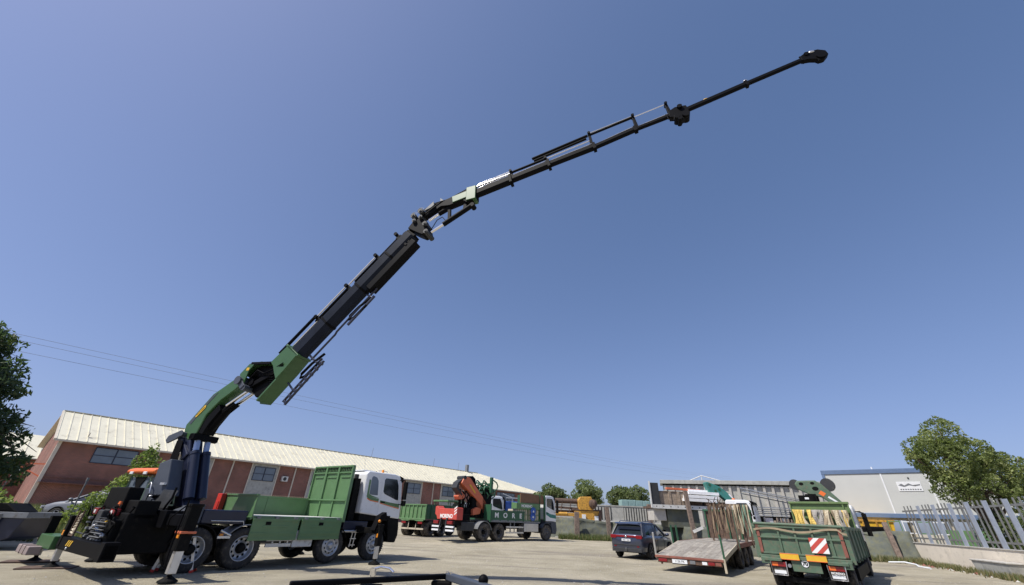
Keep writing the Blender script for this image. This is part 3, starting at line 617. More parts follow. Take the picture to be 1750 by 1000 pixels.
# ---- the crane itself; its plane is turned away from the truck axis
CB = (-1.45, -0.17, 0.0); CR = radians(-20.0)-TH
def K(mb, name, mats, parent=None, bevel=0, label=None):
    if parent is None: return mb.build(name, mats, T, bevel=bevel, loc=CB, rotz=CR, label=label)
    return mb.build(name, mats, parent, bevel=bevel, label=label)
q = MB(); q.cyl((0,0,1.15),(0,0,1.55),0.45,n=28); q.box(-0.5,0.5,-0.55,0.55,0.95,1.2); K(q,'crane_base','black',bevel=0.02)
q = MB(); q.beam((0.05,0,1.45),(-0.95,0,3.55),0.50,0.42,0.42,0.36); q.beam((-0.55,0,2.9),(-1.25,0,3.55),0.56,0.25,0.5,0.2); col = K(q,'crane_column','navy',bevel=0.04)
q = MB(); q.prism([(-1.55,3.32),(-1.66,3.42),(-1.60,3.56),(-1.1,3.72),(-0.95,3.60),(-1.2,3.45)],-0.36,-0.30); q.prism([(-1.55,3.32),(-1.66,3.42),(-1.60,3.56),(-1.1,3.72),(-0.95,3.60),(-1.2,3.45)],0.30,0.36)
q.cyl((-1.0,-0.38,3.6),(-1.0,0.38,3.6),0.07); K(q,'column_lug','slate',col,bevel=0.01)
q = MB(); q.cyl((-0.42,-0.42,3.50),(-0.42,0.42,3.50),0.10); q.box(-0.52,-0.3,-0.42,0.42,3.42,3.6); K(q,'crosshead','black',col,bevel=0.02)
for s in (-1, 1):
    q = MB(); q.cyl((0.22,s*0.19,1.75),(-0.30,s*0.17,3.02),0.145,0.135,n=22); q.cyl((-0.28,s*0.17,2.98),(-0.32,s*0.17,3.06),0.15,n=22); cy = K(q,'lift_cylinder','navy')
    q = MB(); q.cyl((-0.31,s*0.17,3.04),(-0.44,s*0.17,3.5),0.085,n=18); K(q,'piston_rod','rodpaint',cy)
q = MB(); q.add([(-0.70,-0.75,1.80),(0.02,-0.75,1.80),(0.02,-0.34,1.80),(-0.70,-0.34,1.80),(-0.86,-0.72,2.68),(-0.42,-0.72,2.80),(-0.40,-0.34,2.80),(-0.86,-0.34,2.68)],[(0,3,2,1),(4,5,6,7),(0,1,5,4),(1,2,6,5),(2,3,7,6),(3,0,4,7)]); K(q,'valve_cover','slate',bevel=0.03)
q = MB(); q.tube([(-0.85,-0.76,2.08),(-0.7,-0.82,2.14),(-0.62,-0.84,2.1),(-0.55,-0.84,1.85)],0.018); q.box(-0.30,-0.12,-0.82,-0.755,2.08,2.14); q.ball((-0.5,-0.8,1.78),0.05,0.05,0.03); K(q,'control_levers','alu')
q = MB()
for k in range(7): q.tube([(-0.45+0.05*k,-0.35,1.6),(-0.7+0.05*k,-0.42,2.1),(-1.0+0.05*k,-0.38,2.9),(-1.15+0.04*k,-0.3,3.4)],0.02)
K(q,'hydraulic_hoses','black')
# inner boom
ib = MB(); ib.prism([(-1.12,3.62),(-1.18,3.92),(-0.48,4.90),(0.25,5.36),(0.62,5.46),(0.72,5.22),(0.45,4.98),(-0.02,4.66),(-0.42,4.2),(-0.52,3.62),(-0.8,3.42)],-0.24,0.24)
IB = K(ib,'inner_boom','green_crane',bevel=0.03)
q = MB(); q.prism([(-1.06,3.98),(-0.42,4.86),(-0.25,4.94),(-0.55,4.55),(-0.95,3.92)],-0.248,-0.243); K(q,'boom_side_panel','slate',IB)
q = MB(); q.prism([(-0.86,4.14),(-0.80,4.16),(-0.56,4.44),(-0.56,4.52),(-0.62,4.53),(-0.86,4.22)],-0.256,-0.250); K(q,'maker_badge','yellow',IB)
t_ = text('lettering','PALFINGER',0.072,'black_matt',IB,(-0.715,-0.2575,4.335),(pi/2,radians(-48),0),0.0008)
q = MB(); q.cyl((-0.30,0,3.80),(0.30,0,4.60),0.13,n=18); q.prism([(-0.55,3.66),(-0.42,4.1),(-0.05,4.55),(0.1,4.35),(-0.2,3.9),(-0.3,3.6)],-0.2,0.2); K(q,'boom_cylinder','black',IB,bevel=0.01)
q = MB()
for k in range(5): q.tube([(-0.5,0.02*k-0.1,3.7),(-0.2,0.05*k-0.1,4.0),(0.1,0.05*k-0.1,4.25),(0.5,0.05*k-0.1,4.55)],0.022)
K(q,'hydraulic_hoses','black',IB)
q = MB(); q.cyl((0.68,-0.40,5.26),(0.68,0.40,5.26),0.11,n=20); q.cyl((0.68,-0.44,5.26),(0.68,-0.40,5.26),0.14,n=20); q.cyl((0.95,-0.36,5.02),(0.95,0.36,5.02),0.10,n=20); q.beam((0.68,-0.36,5.26),(0.95,-0.36,5.02),0.05,0.18); q.beam((0.68,0.36,5.26),(0.95,0.36,5.02),0.05,0.18)
K(q,'knuckle_pin','slate',bevel=0.01)
for y in (-0.10, 0.14):
    q = MB(); q.cyl((0.20,y,4.52),(0.98,y,5.0),0.055,n=16); K(q,'piston_rod','chrome')
# outer boom base: trough open below
kb = MB(); prof = [(0.62,5.12),(0.52,5.52),(0.80,5.86),(1.25,5.92),(1.75,5.84),(2.28,6.40),(2.78,6.02),(2.45,5.55),(1.66,4.56),(1.20,4.62),(1.0,4.95)]
kb.prism([(0.62,5.12),(0.52,5.52),(0.80,5.86),(1.05,5.885),(0.86,5.60),(0.84,5.2)],-0.30,-0.26); kb.prism([(1.75,5.84),(2.28,6.40),(2.78,6.02),(2.45,5.55),(2.2,5.24),(2.05,5.45),(1.9,5.7)],-0.30,-0.26); kb.prism(prof,0.26,0.30)
kb.prism([(0.52,5.52),(0.80,5.86),(1.25,5.92),(1.75,5.84),(2.28,6.40),(2.24,6.36),(1.72,5.78),(1.25,5.86),(0.84,5.80),(0.56,5.50)],-0.26,0.26)
kb.prism([(1.66,4.56),(2.45,5.55),(2.78,6.02),(2.74,6.04),(2.40,5.58),(1.62,4.60)],-0.26,0.26)
kb.prism([(1.9,5.8),(2.28,6.38),(2.74,6.03),(2.42,5.55),(2.2,5.3)],-0.25,0.25)
KB = K(kb,'outer_boom_base','green_crane',bevel=0.01)
q = MB(); q.prism([(0.72,5.15),(0.66,5.5),(0.9,5.78),(1.1,5.84),(1.72,5.80),(1.95,5.6),(2.15,5.35),(1.75,4.85),(1.3,4.75),(1.02,4.98)],-0.06,0.20); q.cyl((1.0,-0.20,5.25),(1.0,0.25,5.25),0.12); q.beam((0.95,-0.12,5.1),(1.9,-0.12,5.55),0.1,0.16); q.beam((0.85,-0.28,5.87),(1.75,-0.28,5.82),0.05,0.10)  # black block stands in for shade of the open hollow; pin and beams added
K(q,'hollow_shade_block','black',KB,bevel=0.02)
q = MB(); q.beam((2.18,0,6.42),(2.82,0,5.98),0.60,0.07,up=(0.64,0,0.77)); K(q,'boom_collar','green_crane',KB,bevel=0.01)
q = MB(); q.box(0.74,0.86,-0.303,-0.301,5.62,5.72); K(q,'warning_decal','yellow',KB)
q = MB()
for k in range(7): q.tube([(0.9,0.05*k-0.22,5.3+0.06*k),(1.2,0.03*k-0.25,5.62-0.05*k),(1.5,0.03*k-0.22,5.5-0.04*k),(1.9,0.03*k-0.25,5.6-0.08*k),(2.35,0.02*k-0.34,5.75-0.04*k)],0.018)
K(q,'hydraulic_hoses','black',KB)
# main boom with nested sections
bd = (Vector((6.25,0,10.45))-Vector((2.62,0,6.22))).normalized(); bn = Vector((-bd.z,0,bd.x))   # bn: towards the upper left
def bp(t, off, y=0): p = Vector((2.62,0,6.22))+bd*t+bn*off; return (p.x, y, p.z)
q = MB(); q.beam(bp(-0.1,0),bp(5.45,0),0.47,0.60,0.45,0.60,hexa=True,up=tuple(bn))
MBm = K(q,'main_boom','boom',bevel=0.012)
for t in (1.25, 2.85, 4.35):
    q = MB(); q.beam(bp(t,0),bp(t+0.07,0),0.50,0.65,hexa=True,up=tuple(bn)); K(q,'boom_band','black',MBm)
q = MB(); q.beam(bp(3.05,-0.37),bp(5.35,-0.37),0.36,0.26,up=tuple(bn)); q.beam(bp(2.95,-0.30),bp(3.1,-0.30),0.2,0.16,up=tuple(bn)); K(q,'jib_mount_beam','black',MBm,bevel=0.02)
q = MB()
for k,(t,h) in enumerate(((5.0,0.66),(5.15,0.60),(5.3,0.54),(5.45,0.48))): q.beam(bp(t,0.03),bp(t+0.09,0.03),0.40-0.03*k,h,up=tuple(bn))
K(q,'section_heads','black',MBm,bevel=0.015)
for (t0,t1,off,yy_,nm,mt,r) in ((-0.55,1.15,0.62,-0.12,'extension_cylinder','black',0.055),(1.0,2.55,0.50,-0.05,'extension_cylinder','black',0.055),(2.9,4.1,0.48,-0.05,'extension_cylinder','black',0.05),(4.05,5.2,0.48,0.0,'extension_cylinder','black',0.055)):
    q = MB(); q.cyl(bp(t0,off,yy_),bp(t1,off,yy_),r); e = K(q,nm,mt,MBm)
for (t0,t1,off,y) in ((-0.35,1.1,0.47,-0.05),(1.15,2.6,0.66,-0.05),(2.65,4.1,0.62,-0.05)):
    q = MB(); q.cyl(bp(t0,off,y),bp(t1,off,y),0.033,n=10); K(q,'piston_rod','chrome',MBm)
for t in (1.12,2.6,4.08,5.15):
    q = MB(); q.beam(bp(t,0.2,-0.05),bp(t,0.72,-0.05),0.11,0.12,up=tuple(bd)); q.cyl(bp(t,0.60,-0.16),bp(t,0.60,0.08),0.07); q.beam(bp(t-0.05,0.25,0),bp(t+0.45,0.25,0),0.2,0.10,up=tuple(bn)); K(q,'cylinder_bracket','black',MBm,bevel=0.01)
q = MB(); q.tube([bp(0.1,-0.60,0),bp(1.2,-0.60,0),bp(1.3,-0.56,0),bp(3.25,-0.53,0)],0.035); K(q,'hose_guide_tube','navy',MBm)
for (t0,t1) in ((-1.35,0.55),(1.6,2.9)):
    if t0 < 0:
        q = MB()
        for a in (-0.07, 0.07): q.beam(bp(t0,-1.06+a,0),bp(t1-0.15,-1.0+a,0),0.08,0.035,up=tuple(bn))
        for k in range(8): q.beam(bp(t0+0.02+k*0.225,-1.06,0),bp(t0+0.10+k*0.225,-1.055,0),0.08,0.14,up=tuple(bn))
        q.beam(bp(-0.9,-1.04,0),bp(-0.9,-0.55,0.0),0.05,0.05,up=tuple(bd)); q.beam(bp(0.2,-1.0,0),bp(0.15,-0.4,0),0.06,0.06,up=tuple(bd))
    else:
        q = MB(); q.beam(bp(t0+0.1,-0.72,0),bp(t1+0.1,-0.70,0),0.07,0.07,up=tuple(bn)); q.beam(bp(2.9,-0.7,0),bp(2.85,-0.35,0),0.05,0.05,up=tuple(bd))
    K(q,'hose_guide','navy',MBm,bevel=0.005)
    q = MB(); oo = -0.45 if t0 < 0 else -0.22; pts = [bp(t1,-0.42+oo,0),bp(t1-0.5,-0.30+oo,0),bp(t1-0.95,-0.28+oo,0),bp(t1-1.05,-0.36+oo,0),bp(t1-0.9,-0.47+oo,0),bp(t1-0.3,-0.50+oo,0)]; q.tube(pts,0.045,8); K(q,'hose_loop','black',MBm)
# jib knuckle
q = MB(); q.prism([(6.05,10.62),(6.25,10.95),(6.55,11.0),(6.80,10.75),(6.95,10.25),(6.70,10.2),(6.45,10.35)],-0.20,0.20); K(q,'jib_hinge','black',bevel=0.02)
q = MB()
for (r,z,rad) in ((6.22,11.12,0.10),(6.30,10.86,0.08),(6.50,11.28,0.10),(6.55,10.98,0.08),(6.78,10.62,0.09),(6.88,10.25,0.09)):
    q.cyl((r,-0.28,z),(r,0.22,z),rad,n=16); q.cyl((r,-0.31,z),(r,-0.28,z),rad*0.5,n=10)
K(q,'hinge_pins','darkgrey')
q = MB(); q.prism([(6.52,11.15),(6.85,11.60),(7.25,11.66),(7.9,11.84),(8.35,12.02),(8.62,11.95),(8.66,11.48),(8.3,11.34),(8.1,11.5),(7.6,11.38),(7.25,11.42),(6.75,11.1)],-0.13,0.13); JK = K(q,'jib_base','black',bevel=0.015)
q = MB(); q.beam((8.25,0,11.72),(8.62,0,11.74),0.34,0.62,up=(0,0,1)); q.beam((7.7,0,11.6),(8.4,0,11.75),0.32,0.3); K(q,'jib_collar','green_crane',JK,bevel=0.015)
q = MB(); q.cyl((6.75,0.02,10.98),(7.15,0.02,11.22),0.055); q.build; e = K(q,'piston_rod','chrome',JK)
q = MB(); q.cyl((7.12,0.02,11.2),(7.9,0.02,11.55),0.09); K(q,'jib_cylinder','black',JK)
q = MB(); q.cyl((6.98,-0.05,10.34),(7.46,-0.05,10.60),0.05); K(q,'piston_rod','chrome',JK)
q = MB(); q.cyl((7.42,-0.05,10.58),(8.45,-0.05,11.18),0.09); q.cyl((8.5,-0.12,11.2),(8.5,0.12,11.2),0.09); q.beam((8.2,0,11.15),(8.2,0,11.6),0.12,0.12,up=(1,0,0)); q.beam((7.62,0,10.75),(7.55,0,11.4),0.1,0.1,up=(1,0,0)); K(q,'jib_cylinder','black',JK)
q = MB(); q.prism([(6.60,11.25),(6.98,11.62),(7.02,11.45),(6.9,11.35)],-0.24,-0.2); q.prism([(7.15,11.62),(7.12,11.92),(7.3,11.75),(7.35,11.62)],-0.05,0.05); K(q,'jib_guard','slate',JK)
q = MB()
for k in range(5): q.tube([(6.3,0.04*k-0.1,10.8),(6.55,0.05*k-0.2,11.3),(6.9,0.05*k-0.2,11.55),(7.5,0.04*k-0.1,11.72),(8.3,0.03*k-0.1,12.05)],0.016)
q.tube([(6.9,0,10.45),(7.1,0,10.9),(7.3,0,11.0),(7.5,0,10.75)],0.015)
K(q,'hydraulic_hoses','black')
q = MB()
for (c,rad) in (((6.50,11.30),0.13),((6.24,11.14),0.13)):
    q.tube([(c[0]+rad*cos(a*pi/8),-0.25,c[1]+rad*sin(a*pi/8)) for a in range(17)],0.009,5)
K(q,'hose_hoops','grey')
# jib sections (traced centre line in the crane plane)
secs = [((8.5,11.73),(9.95,12.07),0.24,0.34),((9.9,12.07),(11.35,12.40),0.21,0.29),((11.3,12.39),(12.95,12.74),0.18,0.25),((12.9,12.72),(14.35,13.12),0.15,0.20),((14.3,13.11),(15.50,13.36),0.12,0.165)]
for i,(a,b,wd,ht) in enumerate(secs):
    q = MB(); q.beam((a[0],0,a[1]),(b[0],0,b[1]),wd,ht,hexa=True); q.beam((b[0]-0.10,0,b[1]-0.02),(b[0],0,b[1]),wd*1.2,ht*1.18); q.beam((b[0]-0.02,0,b[1]-ht*0.6),(b[0]+0.03,0,b[1]-ht*0.6),wd*0.5,0.09)
    S = K(q,'jib_section','black',bevel=0.006)
    q = MB(); q.cyl((a[0]+0.1,-wd*0.3,a[1]+ht*0.62),(b[0]-0.05,-wd*0.3,b[1]+ht*0.62),0.012,n=6); K(q,'hydraulic_pipe','chrome',S)
for (a,b,r,mt,nm) in (((8.55,12.10),(9.86,12.36),0.035,'alu','extension_cylinder'),((8.6,12.2),(9.9,12.5),0.02,'chrome','piston_rod'),((9.9,12.42),(11.15,12.70),0.045,'black','extension_cylinder'),((11.15,12.70),(12.75,13.08),0.022,'chrome','piston_rod'),
     ((10.68,12.86),(12.70,13.36),0.050,'black','extension_cylinder'),((10.75,12.74),(12.65,13.22),0.042,'black','extension_cylinder'),((12.72,13.36),(14.28,13.72),0.042,'black','extension_cylinder'),((12.72,13.46),(14.28,13.80),0.016,'chrome','piston_rod'),((14.28,13.72),(15.38,13.97),0.018,'chrome','piston_rod')):
    q = MB(); q.cyl((a[0],-0.02,a[1]),(b[0],-0.02,b[1]),r,n=12); K(q,nm,mt)
for (r,z0,z1) in ((9.90,12.05,12.52),(11.2,12.4,12.76),(12.78,12.72,13.48),(14.3,13.1,13.82),(15.40,13.32,14.0)):
    q = MB(); q.beam((r+0.06,0,z0),(r-0.02,0,z1),0.10,0.12,0.08,0.08,up=(1,0,0)); q.cyl((r-0.02,-0.10,z1-0.04),(r-0.02,0.10,z1-0.04),0.05); q.beam((r-0.05,0,z0+0.1),(r+0.35,0,z0+0.12),0.09,0.1,0.06,0.03); K(q,'cylinder_bracket','black',bevel=0.01)
# hook joint at the end of the hydraulic jib, then the manual extension
q = MB(); q.prism([(15.42,13.5),(15.62,13.62),(15.95,13.58),(16.0,13.35),(15.92,13.05),(15.72,12.92),(15.62,12.98),(15.56,13.15),(15.40,13.2)],-0.09,0.09)
for (r,z,rad) in ((15.62,13.1,0.10),(15.88,13.12,0.12),(15.75,13.55,0.08),(15.68,12.98,0.07)): q.cyl((r,-0.16,z),(r,0.14,z),rad,n=16)
q.tube([(15.3,-0.1,13.35),(15.35,-0.1,13.1),(15.5,-0.1,13.0),(15.55,-0.1,13.2)],0.02)
K(q,'jib_hook_joint','black',bevel=0.01)
for (a,b,wd,ht) in (((15.9,13.42),(17.86,13.96),0.13,0.19),((17.8,13.95),(19.55,14.41),0.11,0.17)):
    q = MB(); q.beam((a[0],0,a[1]),(b[0],0,b[1]),wd,ht,hexa=True); q.beam((b[0]-0.08,0,b[1]-0.02),(b[0],0,b[1]),wd*1.25,ht*1.2); S = K(q,'manual_extension','black',bevel=0.005)
    q = MB(); q.cyl((a[0]+0.2,0,a[1]+ht*0.6),(b[0],0,b[1]+ht*0.58),0.010,n=6); K(q,'hydraulic_pipe','slate',S)
q = MB(); q.ball((16.6,0,13.72),0.10,0.04,0.04); K(q,'valve_cap','yellow')
q = MB(); q.ball((17.82,-0.02,14.08),0.07,0.05,0.05); K(q,'valve_cap','alu')
q = MB(); q.prism([(19.45,14.52),(19.65,14.66),(19.95,14.64),(20.12,14.50),(20.14,14.30),(20.0,14.14),(19.84,14.12),(19.82,14.2),(19.66,14.28),(19.45,14.32)],-0.07,0.07)
q.cyl((19.95,-0.11,14.32),(19.95,0.11,14.32),0.14,n=18); q.cyl((19.62,-0.1,14.55),(19.62,0.1,14.55),0.07,n=12); q.cyl((19.5,-0.05,14.5),(19.5,0.05,14.64),0.03)
K(q,'jib_head','black',bevel=0.01)
q = MB(); q.ball((19.78,-0.05,14.60),0.09,0.05,0.05); K(q,'head_cap','alu')

# ================================================================ generic builders
def leaves(blobs, n, size, mats, name, parent, seed=1, flat=0.0, droop=0.0):
    """a crown of separate leaf clumps spread through a set of ellipsoid blobs (cx,cy,cz,rx,ry,rz)"""
    r = random.Random(seed); vs = []; fs = []; mi = []
    wts = [b[3]*b[4]*b[5] for b in blobs]
    for k in range(n):
        b = r.choices(blobs, wts)[0]
        while True:
            u = Vector((r.uniform(-1,1), r.uniform(-1,1), r.uniform(-1,1)))
            if 0.05 < u.length < 1: break
        u = u.normalized()*(u.length**0.45)*(0.86+0.22*noise.noise(u*2.3+Vector((b[0],b[1],b[2]))))
        c = Vector((b[0]+u.x*b[3], b[1]+u.y*b[4], b[2]+u.z*b[5]))
        if noise.noise(c*(1.3/max(0.5, b[3]*0.6))) < -0.22: continue
        nrm = Vector((r.gauss(0,1), r.gauss(0,1), r.gauss(0,1)+0.5)).normalized()
        a = nrm.orthogonal().normalized(); bb = nrm.cross(a); th = r.uniform(0, 6.28)
        a, bb = a*cos(th)+bb*sin(th), bb*cos(th)-a*sin(th)
        s = size*r.uniform(0.6, 1.35); s2 = s*(0.62-flat*0.3)
        o = len(vs); lift = nrm*s*0.18
        vs += [c-a*s, c-bb*s2*0.8+lift, c+a*s, c+bb*s2+lift*0.4]
        fs.append((o, o+1, o+2, o+3))
        q = noise.noise(c*0.9+Vector((seed,0,0)))
        mi.append(2 if q > 0.18 and r.random() < 0.7 else (1 if r.random() < 0.5 else 0))
    mb = MB(); mb.v = [tuple(v) for v in vs]; mb.f = [list(f) for f in fs]; mb.m = mi; mb.sm = [False]*len(fs)
    return mb.build(name, mats, parent, recalc=False)

def trunk(parent, h, r0, blobs, seed=1, lean=(0,0)):
    rr = random.Random(seed); q = MB()
    pts = [(lean[0]*t*t+0.05*sin(t*5), lean[1]*t*t, h*t) for t in [i/7 for i in range(8)]]
    q.tube(pts, [r0*(1-0.6*i/7) for i in range(8)], 9)
    tip = Vector(pts[5])
    for b in blobs:
        s = Vector(pts[rr.choice((3,4,5,6))]); e = Vector(b[:3]); m = s.lerp(e, 0.5)+Vector((rr.uniform(-.2,.2), rr.uniform(-.2,.2), -0.15*h*0.1))
        q.tube([s, m, e], [r0*0.42, r0*0.26, r0*0.10], 6)
        for k in range(3):
            f = e+Vector((rr.uniform(-.7,.7)*b[3], rr.uniform(-.7,.7)*b[4], rr.uniform(-.2,.8)*b[5])); q.tube([m, m.lerp(f,0.6)+Vector((0,0,.1)), f], [r0*0.2, r0*0.12, r0*0.04], 5)
    return q.build('trunk', 'bark', parent)

def tree(name, label, cat, loc, h, r0, blobs, n, size, mats, seed, group=None, flat=0.0, lean=(0,0)):
    t = thing(name, label, cat, loc, 0, group)
    trunk(t, h, r0, blobs, seed, lean); leaves(blobs, n, size, mats, 'crown', t, seed, flat); return t

def rand_blobs(n, R, H, zc, seed, rb=0.45):
    r = random.Random(seed); out = [(0,0,zc,R*0.62,R*0.62,H*0.62)]
    for i in range(n):
        a = 2*pi*i/n+r.uniform(-.3,.3); e = r.uniform(-0.5, 0.9); q = R*0.62*cos(e*0.9)
        s = rb*r.uniform(0.75,1.2); out.append((q*cos(a), q*sin(a), zc+H*0.68*sin(e), R*s, R*s, H*s*0.85))
    return out

# ================================================================ BRICK BUILDING
BA = radians(51.39)
Bd = thing('brick_building', 'long red brick industrial building with cream ribbed sheet roof and grey window bays', 'building', (-45.83, 43.93, 0), BA)
q = MB(); q.box(0, 91.0, 0, 12, 0.3, 7.0); q.add([(0,0,7.0),(0,12,7.0),(0,6,10.3),(0.3,0,7.0),(0.3,12,7.0),(0.3,6,10.3)],[(0,1,2),(3,5,4),(0,3,4,1),(1,4,5,2),(2,5,3,0)])
q.build('brick_wall', 'brick', Bd)
q = MB(); RX1 = 91.6; RH = 70.5   # ridge stops at RH and falls to the eave as a hip
def rsheet(x0, x1, th=0.06):
    pass
v = [(-0.5,-0.55,6.92),(RX1,-0.55,6.92),(RH,6,10.42),(-0.5,6,10.42),(-0.5,12.55,6.92),(RX1,12.55,6.92)]
vt = [(a,b,c+0.07) for a,b,c in v]
q.add(v+vt, [(0,1,2,3),(3,2,5,4),(1,5,2),(6,9,8,7),(9,10,11,8),(7,8,11),(0,6,7,1),(1,7,11,5),(5,11,10,4),(4,10,9,3),(3,9,6,0)])
# standing ribs of the roof sheets
for k in range(118):
    x = -0.45+k*0.78
    if x > RX1-0.5: break
    yt = 6.0 if x < RH else 6.0-(x-RH)/(RX1-RH)*6.55
    zt_ = 10.42 if x < RH else 10.42-(x-RH)/(RX1-RH)*3.5
    q.beam((x,-0.55,7.03),(x,yt,zt_+0.11),0.07,0.06)
q.beam((-0.5,6,10.53),(RH,6,10.53),0.35,0.05)
R_ = q.build('roof', 'roof', Bd)
q = MB(); q.box(-0.5, 91.6, -0.62, -0.50, 6.80, 6.96); q.beam((-0.55,-0.55,6.93),(-0.55,6,10.43),0.12,0.2); q.build('eave_gutter', 'cream', Bd)
for (x, z) in ((1.9,7.75),(33.5,7.4),):
    q = MB(); q.cyl((x,0.5,z-0.1),(x,0.5,z+0.25),0.06); q.build('vent_pipe', 'cream', R_)
for x in (41,56.5,64):
    q = MB(); q.cyl((x,6,10.4),(x+0.1,6,12.1),0.03,n=6); q.build('antenna', 'grey', R_)
q = MB(); q.box(66.6,67.2,5.7,6.3,10.3,11.9); q.build('chimney', 'grey', R_)
def win(par, x0, x1, z0, z1, y, nx=2, nz=2):
    f = MB(); t = 0.07
    f.box(x0, x1, y-0.05, y+0.02, z0, z0+t); f.box(x0, x1, y-0.05, y+0.02, z1-t, z1)
    for i in range(nx+1):
        xx = x0+(x1-x0-t)*i/nx; tt = t*(1.6 if 0 < i < nx else 1); f.box(xx-(0.03 if 0<i<nx else 0), xx+tt-(0.03 if 0<i<nx else 0), y-0.047, y+0.017, z0+t, z1-t)
    for j in range(1, nz):
        zz = z0+(z1-z0)*j/nz; f.box(x0+t, x1-t, y-0.044, y+0.014, zz-t/2, zz+t/2)
    w_ = f.build('window', 'navy', par)
    g = MB(); g.box(x0+0.02, x1-0.02, y-0.015, y+0.005, z0+0.02, z1-0.02); g.build('pane', 'glass_pale', w_)
bays = [(10.4,14.25),(18.8,22.5),(27.1,30.9),(35.7,39.6),(45.0,49.0),(53.7,57.6),(62.2,66.0)]
for (a, b) in bays:
    q = MB(); q.box(a, b, -0.07, 0.0, 1.0, 6.8); q.box(a, a+0.12, -0.12, -0.07, 1.0, 6.8, 1); q.box(b-0.12, b, -0.12, -0.07, 1.0, 6.8, 1)
    q.build('bay_panel', ['concrete_grey','cream'], Bd)
    win(Bd, a+0.45, b-0.45, 4.75, 6.45, -0.09)
win(Bd, 2.9, 6.6, 5.1, 6.65, -0.03)
win(Bd, 70.9, 77.4, 4.6, 6.5, -0.03, 5, 3)
for x in (8.4,16.5,24.8,33.3,42.3,51.7,60.0):
    q = MB(); q.box(x-0.07, x+0.07, -0.16, 0.0, 1.0, 6.85); q.build('downpipe', 'cream', Bd)
q = MB(); q.box(-0.12, 0.16, -0.14, 0.14, 0.6, 6.9); q.build('corner_pipe', 'cream', Bd)
q = MB(); q.box(0, 7.6, -0.10, 0.0, 3.55, 3.62); q.box(0,7.4,-0.9,0,3.0,3.06); q.build('ledge', 'brick', Bd)
q = MB(); q.box(24.0-0.9,24.0-0.1,-0.45,-0.05,4.9,5.55,0); q.build('air_conditioner','white_dirty',Bd,bevel=0.02)
q = MB(); q.lathe([(0.001,0),(0.24,0)],(23.45,-0.455,5.22),18); q.build('fan_grille','darkgrey',Bd)
# second building, further left
q0 = thing('brick_building', 'lower pale red building with cream roof behind the end wall at far left', 'building', (-56.3, 50.4, 0), BA)
q = MB(); q.box(-24, 3, 4, 14, 0.3, 5.9); q.box(-24,3.1,3.9,4,3.9,4.1); q.build('brick_wall', 'rustred', q0)
q = MB(); v = [(-24.5,3.4,5.8),(3.4,3.4,5.8),(3.4,9,8.9),(-24.5,9,8.9)]; q.add(v+[(a,b,c+0.1) for a,b,c in v],[(0,1,2,3),(4,7,6,5),(0,4,5,1),(1,5,6,2),(2,6,7,3),(3,7,4,0)])
for k in range(22): q.beam((-24.2+k*1.3,3.4,5.93),(-24.2+k*1.3,9,9.03),0.1,0.07)
q.build('roof', 'roof', q0)
q = MB(); q.beam((-48.6,43.2,4.6),(-46.0,44.0,4.65),0.12,0.12); q.beam((-48.2,43.3,4.5),(-46.0,44.0,3.5),0.1,0.1)
tag(q.build('wall_bracket','orange',None), 'orange steel bracket sticking out from the corner of the brick wall', 'bracket')
q = MB(); q.box(-50.4,-49.5,42.6,43.4,0.9,2.7)
tag(q.build('electric_cabinet','rustred',None,bevel=0.03), 'red cabinet standing against the foot of the corner wall at far left', 'cabinet')

# ================================================================ wires and poles
def cable(a, b, sag, label):
    a = Vector(a); b = Vector(b); pts = []
    for i in range(41):
        t = i/40; p = a.lerp(b, t); p.z -= sag*4*t*(1-t); pts.append(p)
    q = MB(); q.tube(pts, 0.010, 5); o = q.build('power_cable', 'fence_grey', None); tag(o, label, 'cable', 'overhead cables crossing behind the crane')
cable((-32.3,24,10.85),(84,160,17.6),1.3,'thin overhead cable, topmost of the three behind the crane')
cable((-32.1,24,10.45),(84,160,17.0),1.3,'thin overhead cable just under the topmost one')
cable((-31.8,24,9.75),(80,160,16.2),1.3,'thin overhead cable, lowest of the three behind the crane')
p_ = thing('street_lamp', 'thin leaning lamp post with pale lantern by the weeds at far left', 'lamp post', (-31.2, 28.0, 0.6))
q = MB(); q.tube([(0,0,0),(0.1,0,2.0),(0.25,0,2.2)],0.03); q.build('pole','grey',p_)
q = MB(); q.beam((0.2,0,2.15),(0.45,0,2.55),0.12,0.1); q.build('lantern','white_dirty',p_,bevel=0.02)
q = MB(); q.cyl((-22.45,24,0.3),(-22.45,24,2.5),0.035,n=8); q.cyl((-22.45,24,2.5),(-22.45,24,2.68),0.055,n=8)
tag(q.build('marker_pole','grey',None),'slim grey pole standing in front of the silver car','pole')

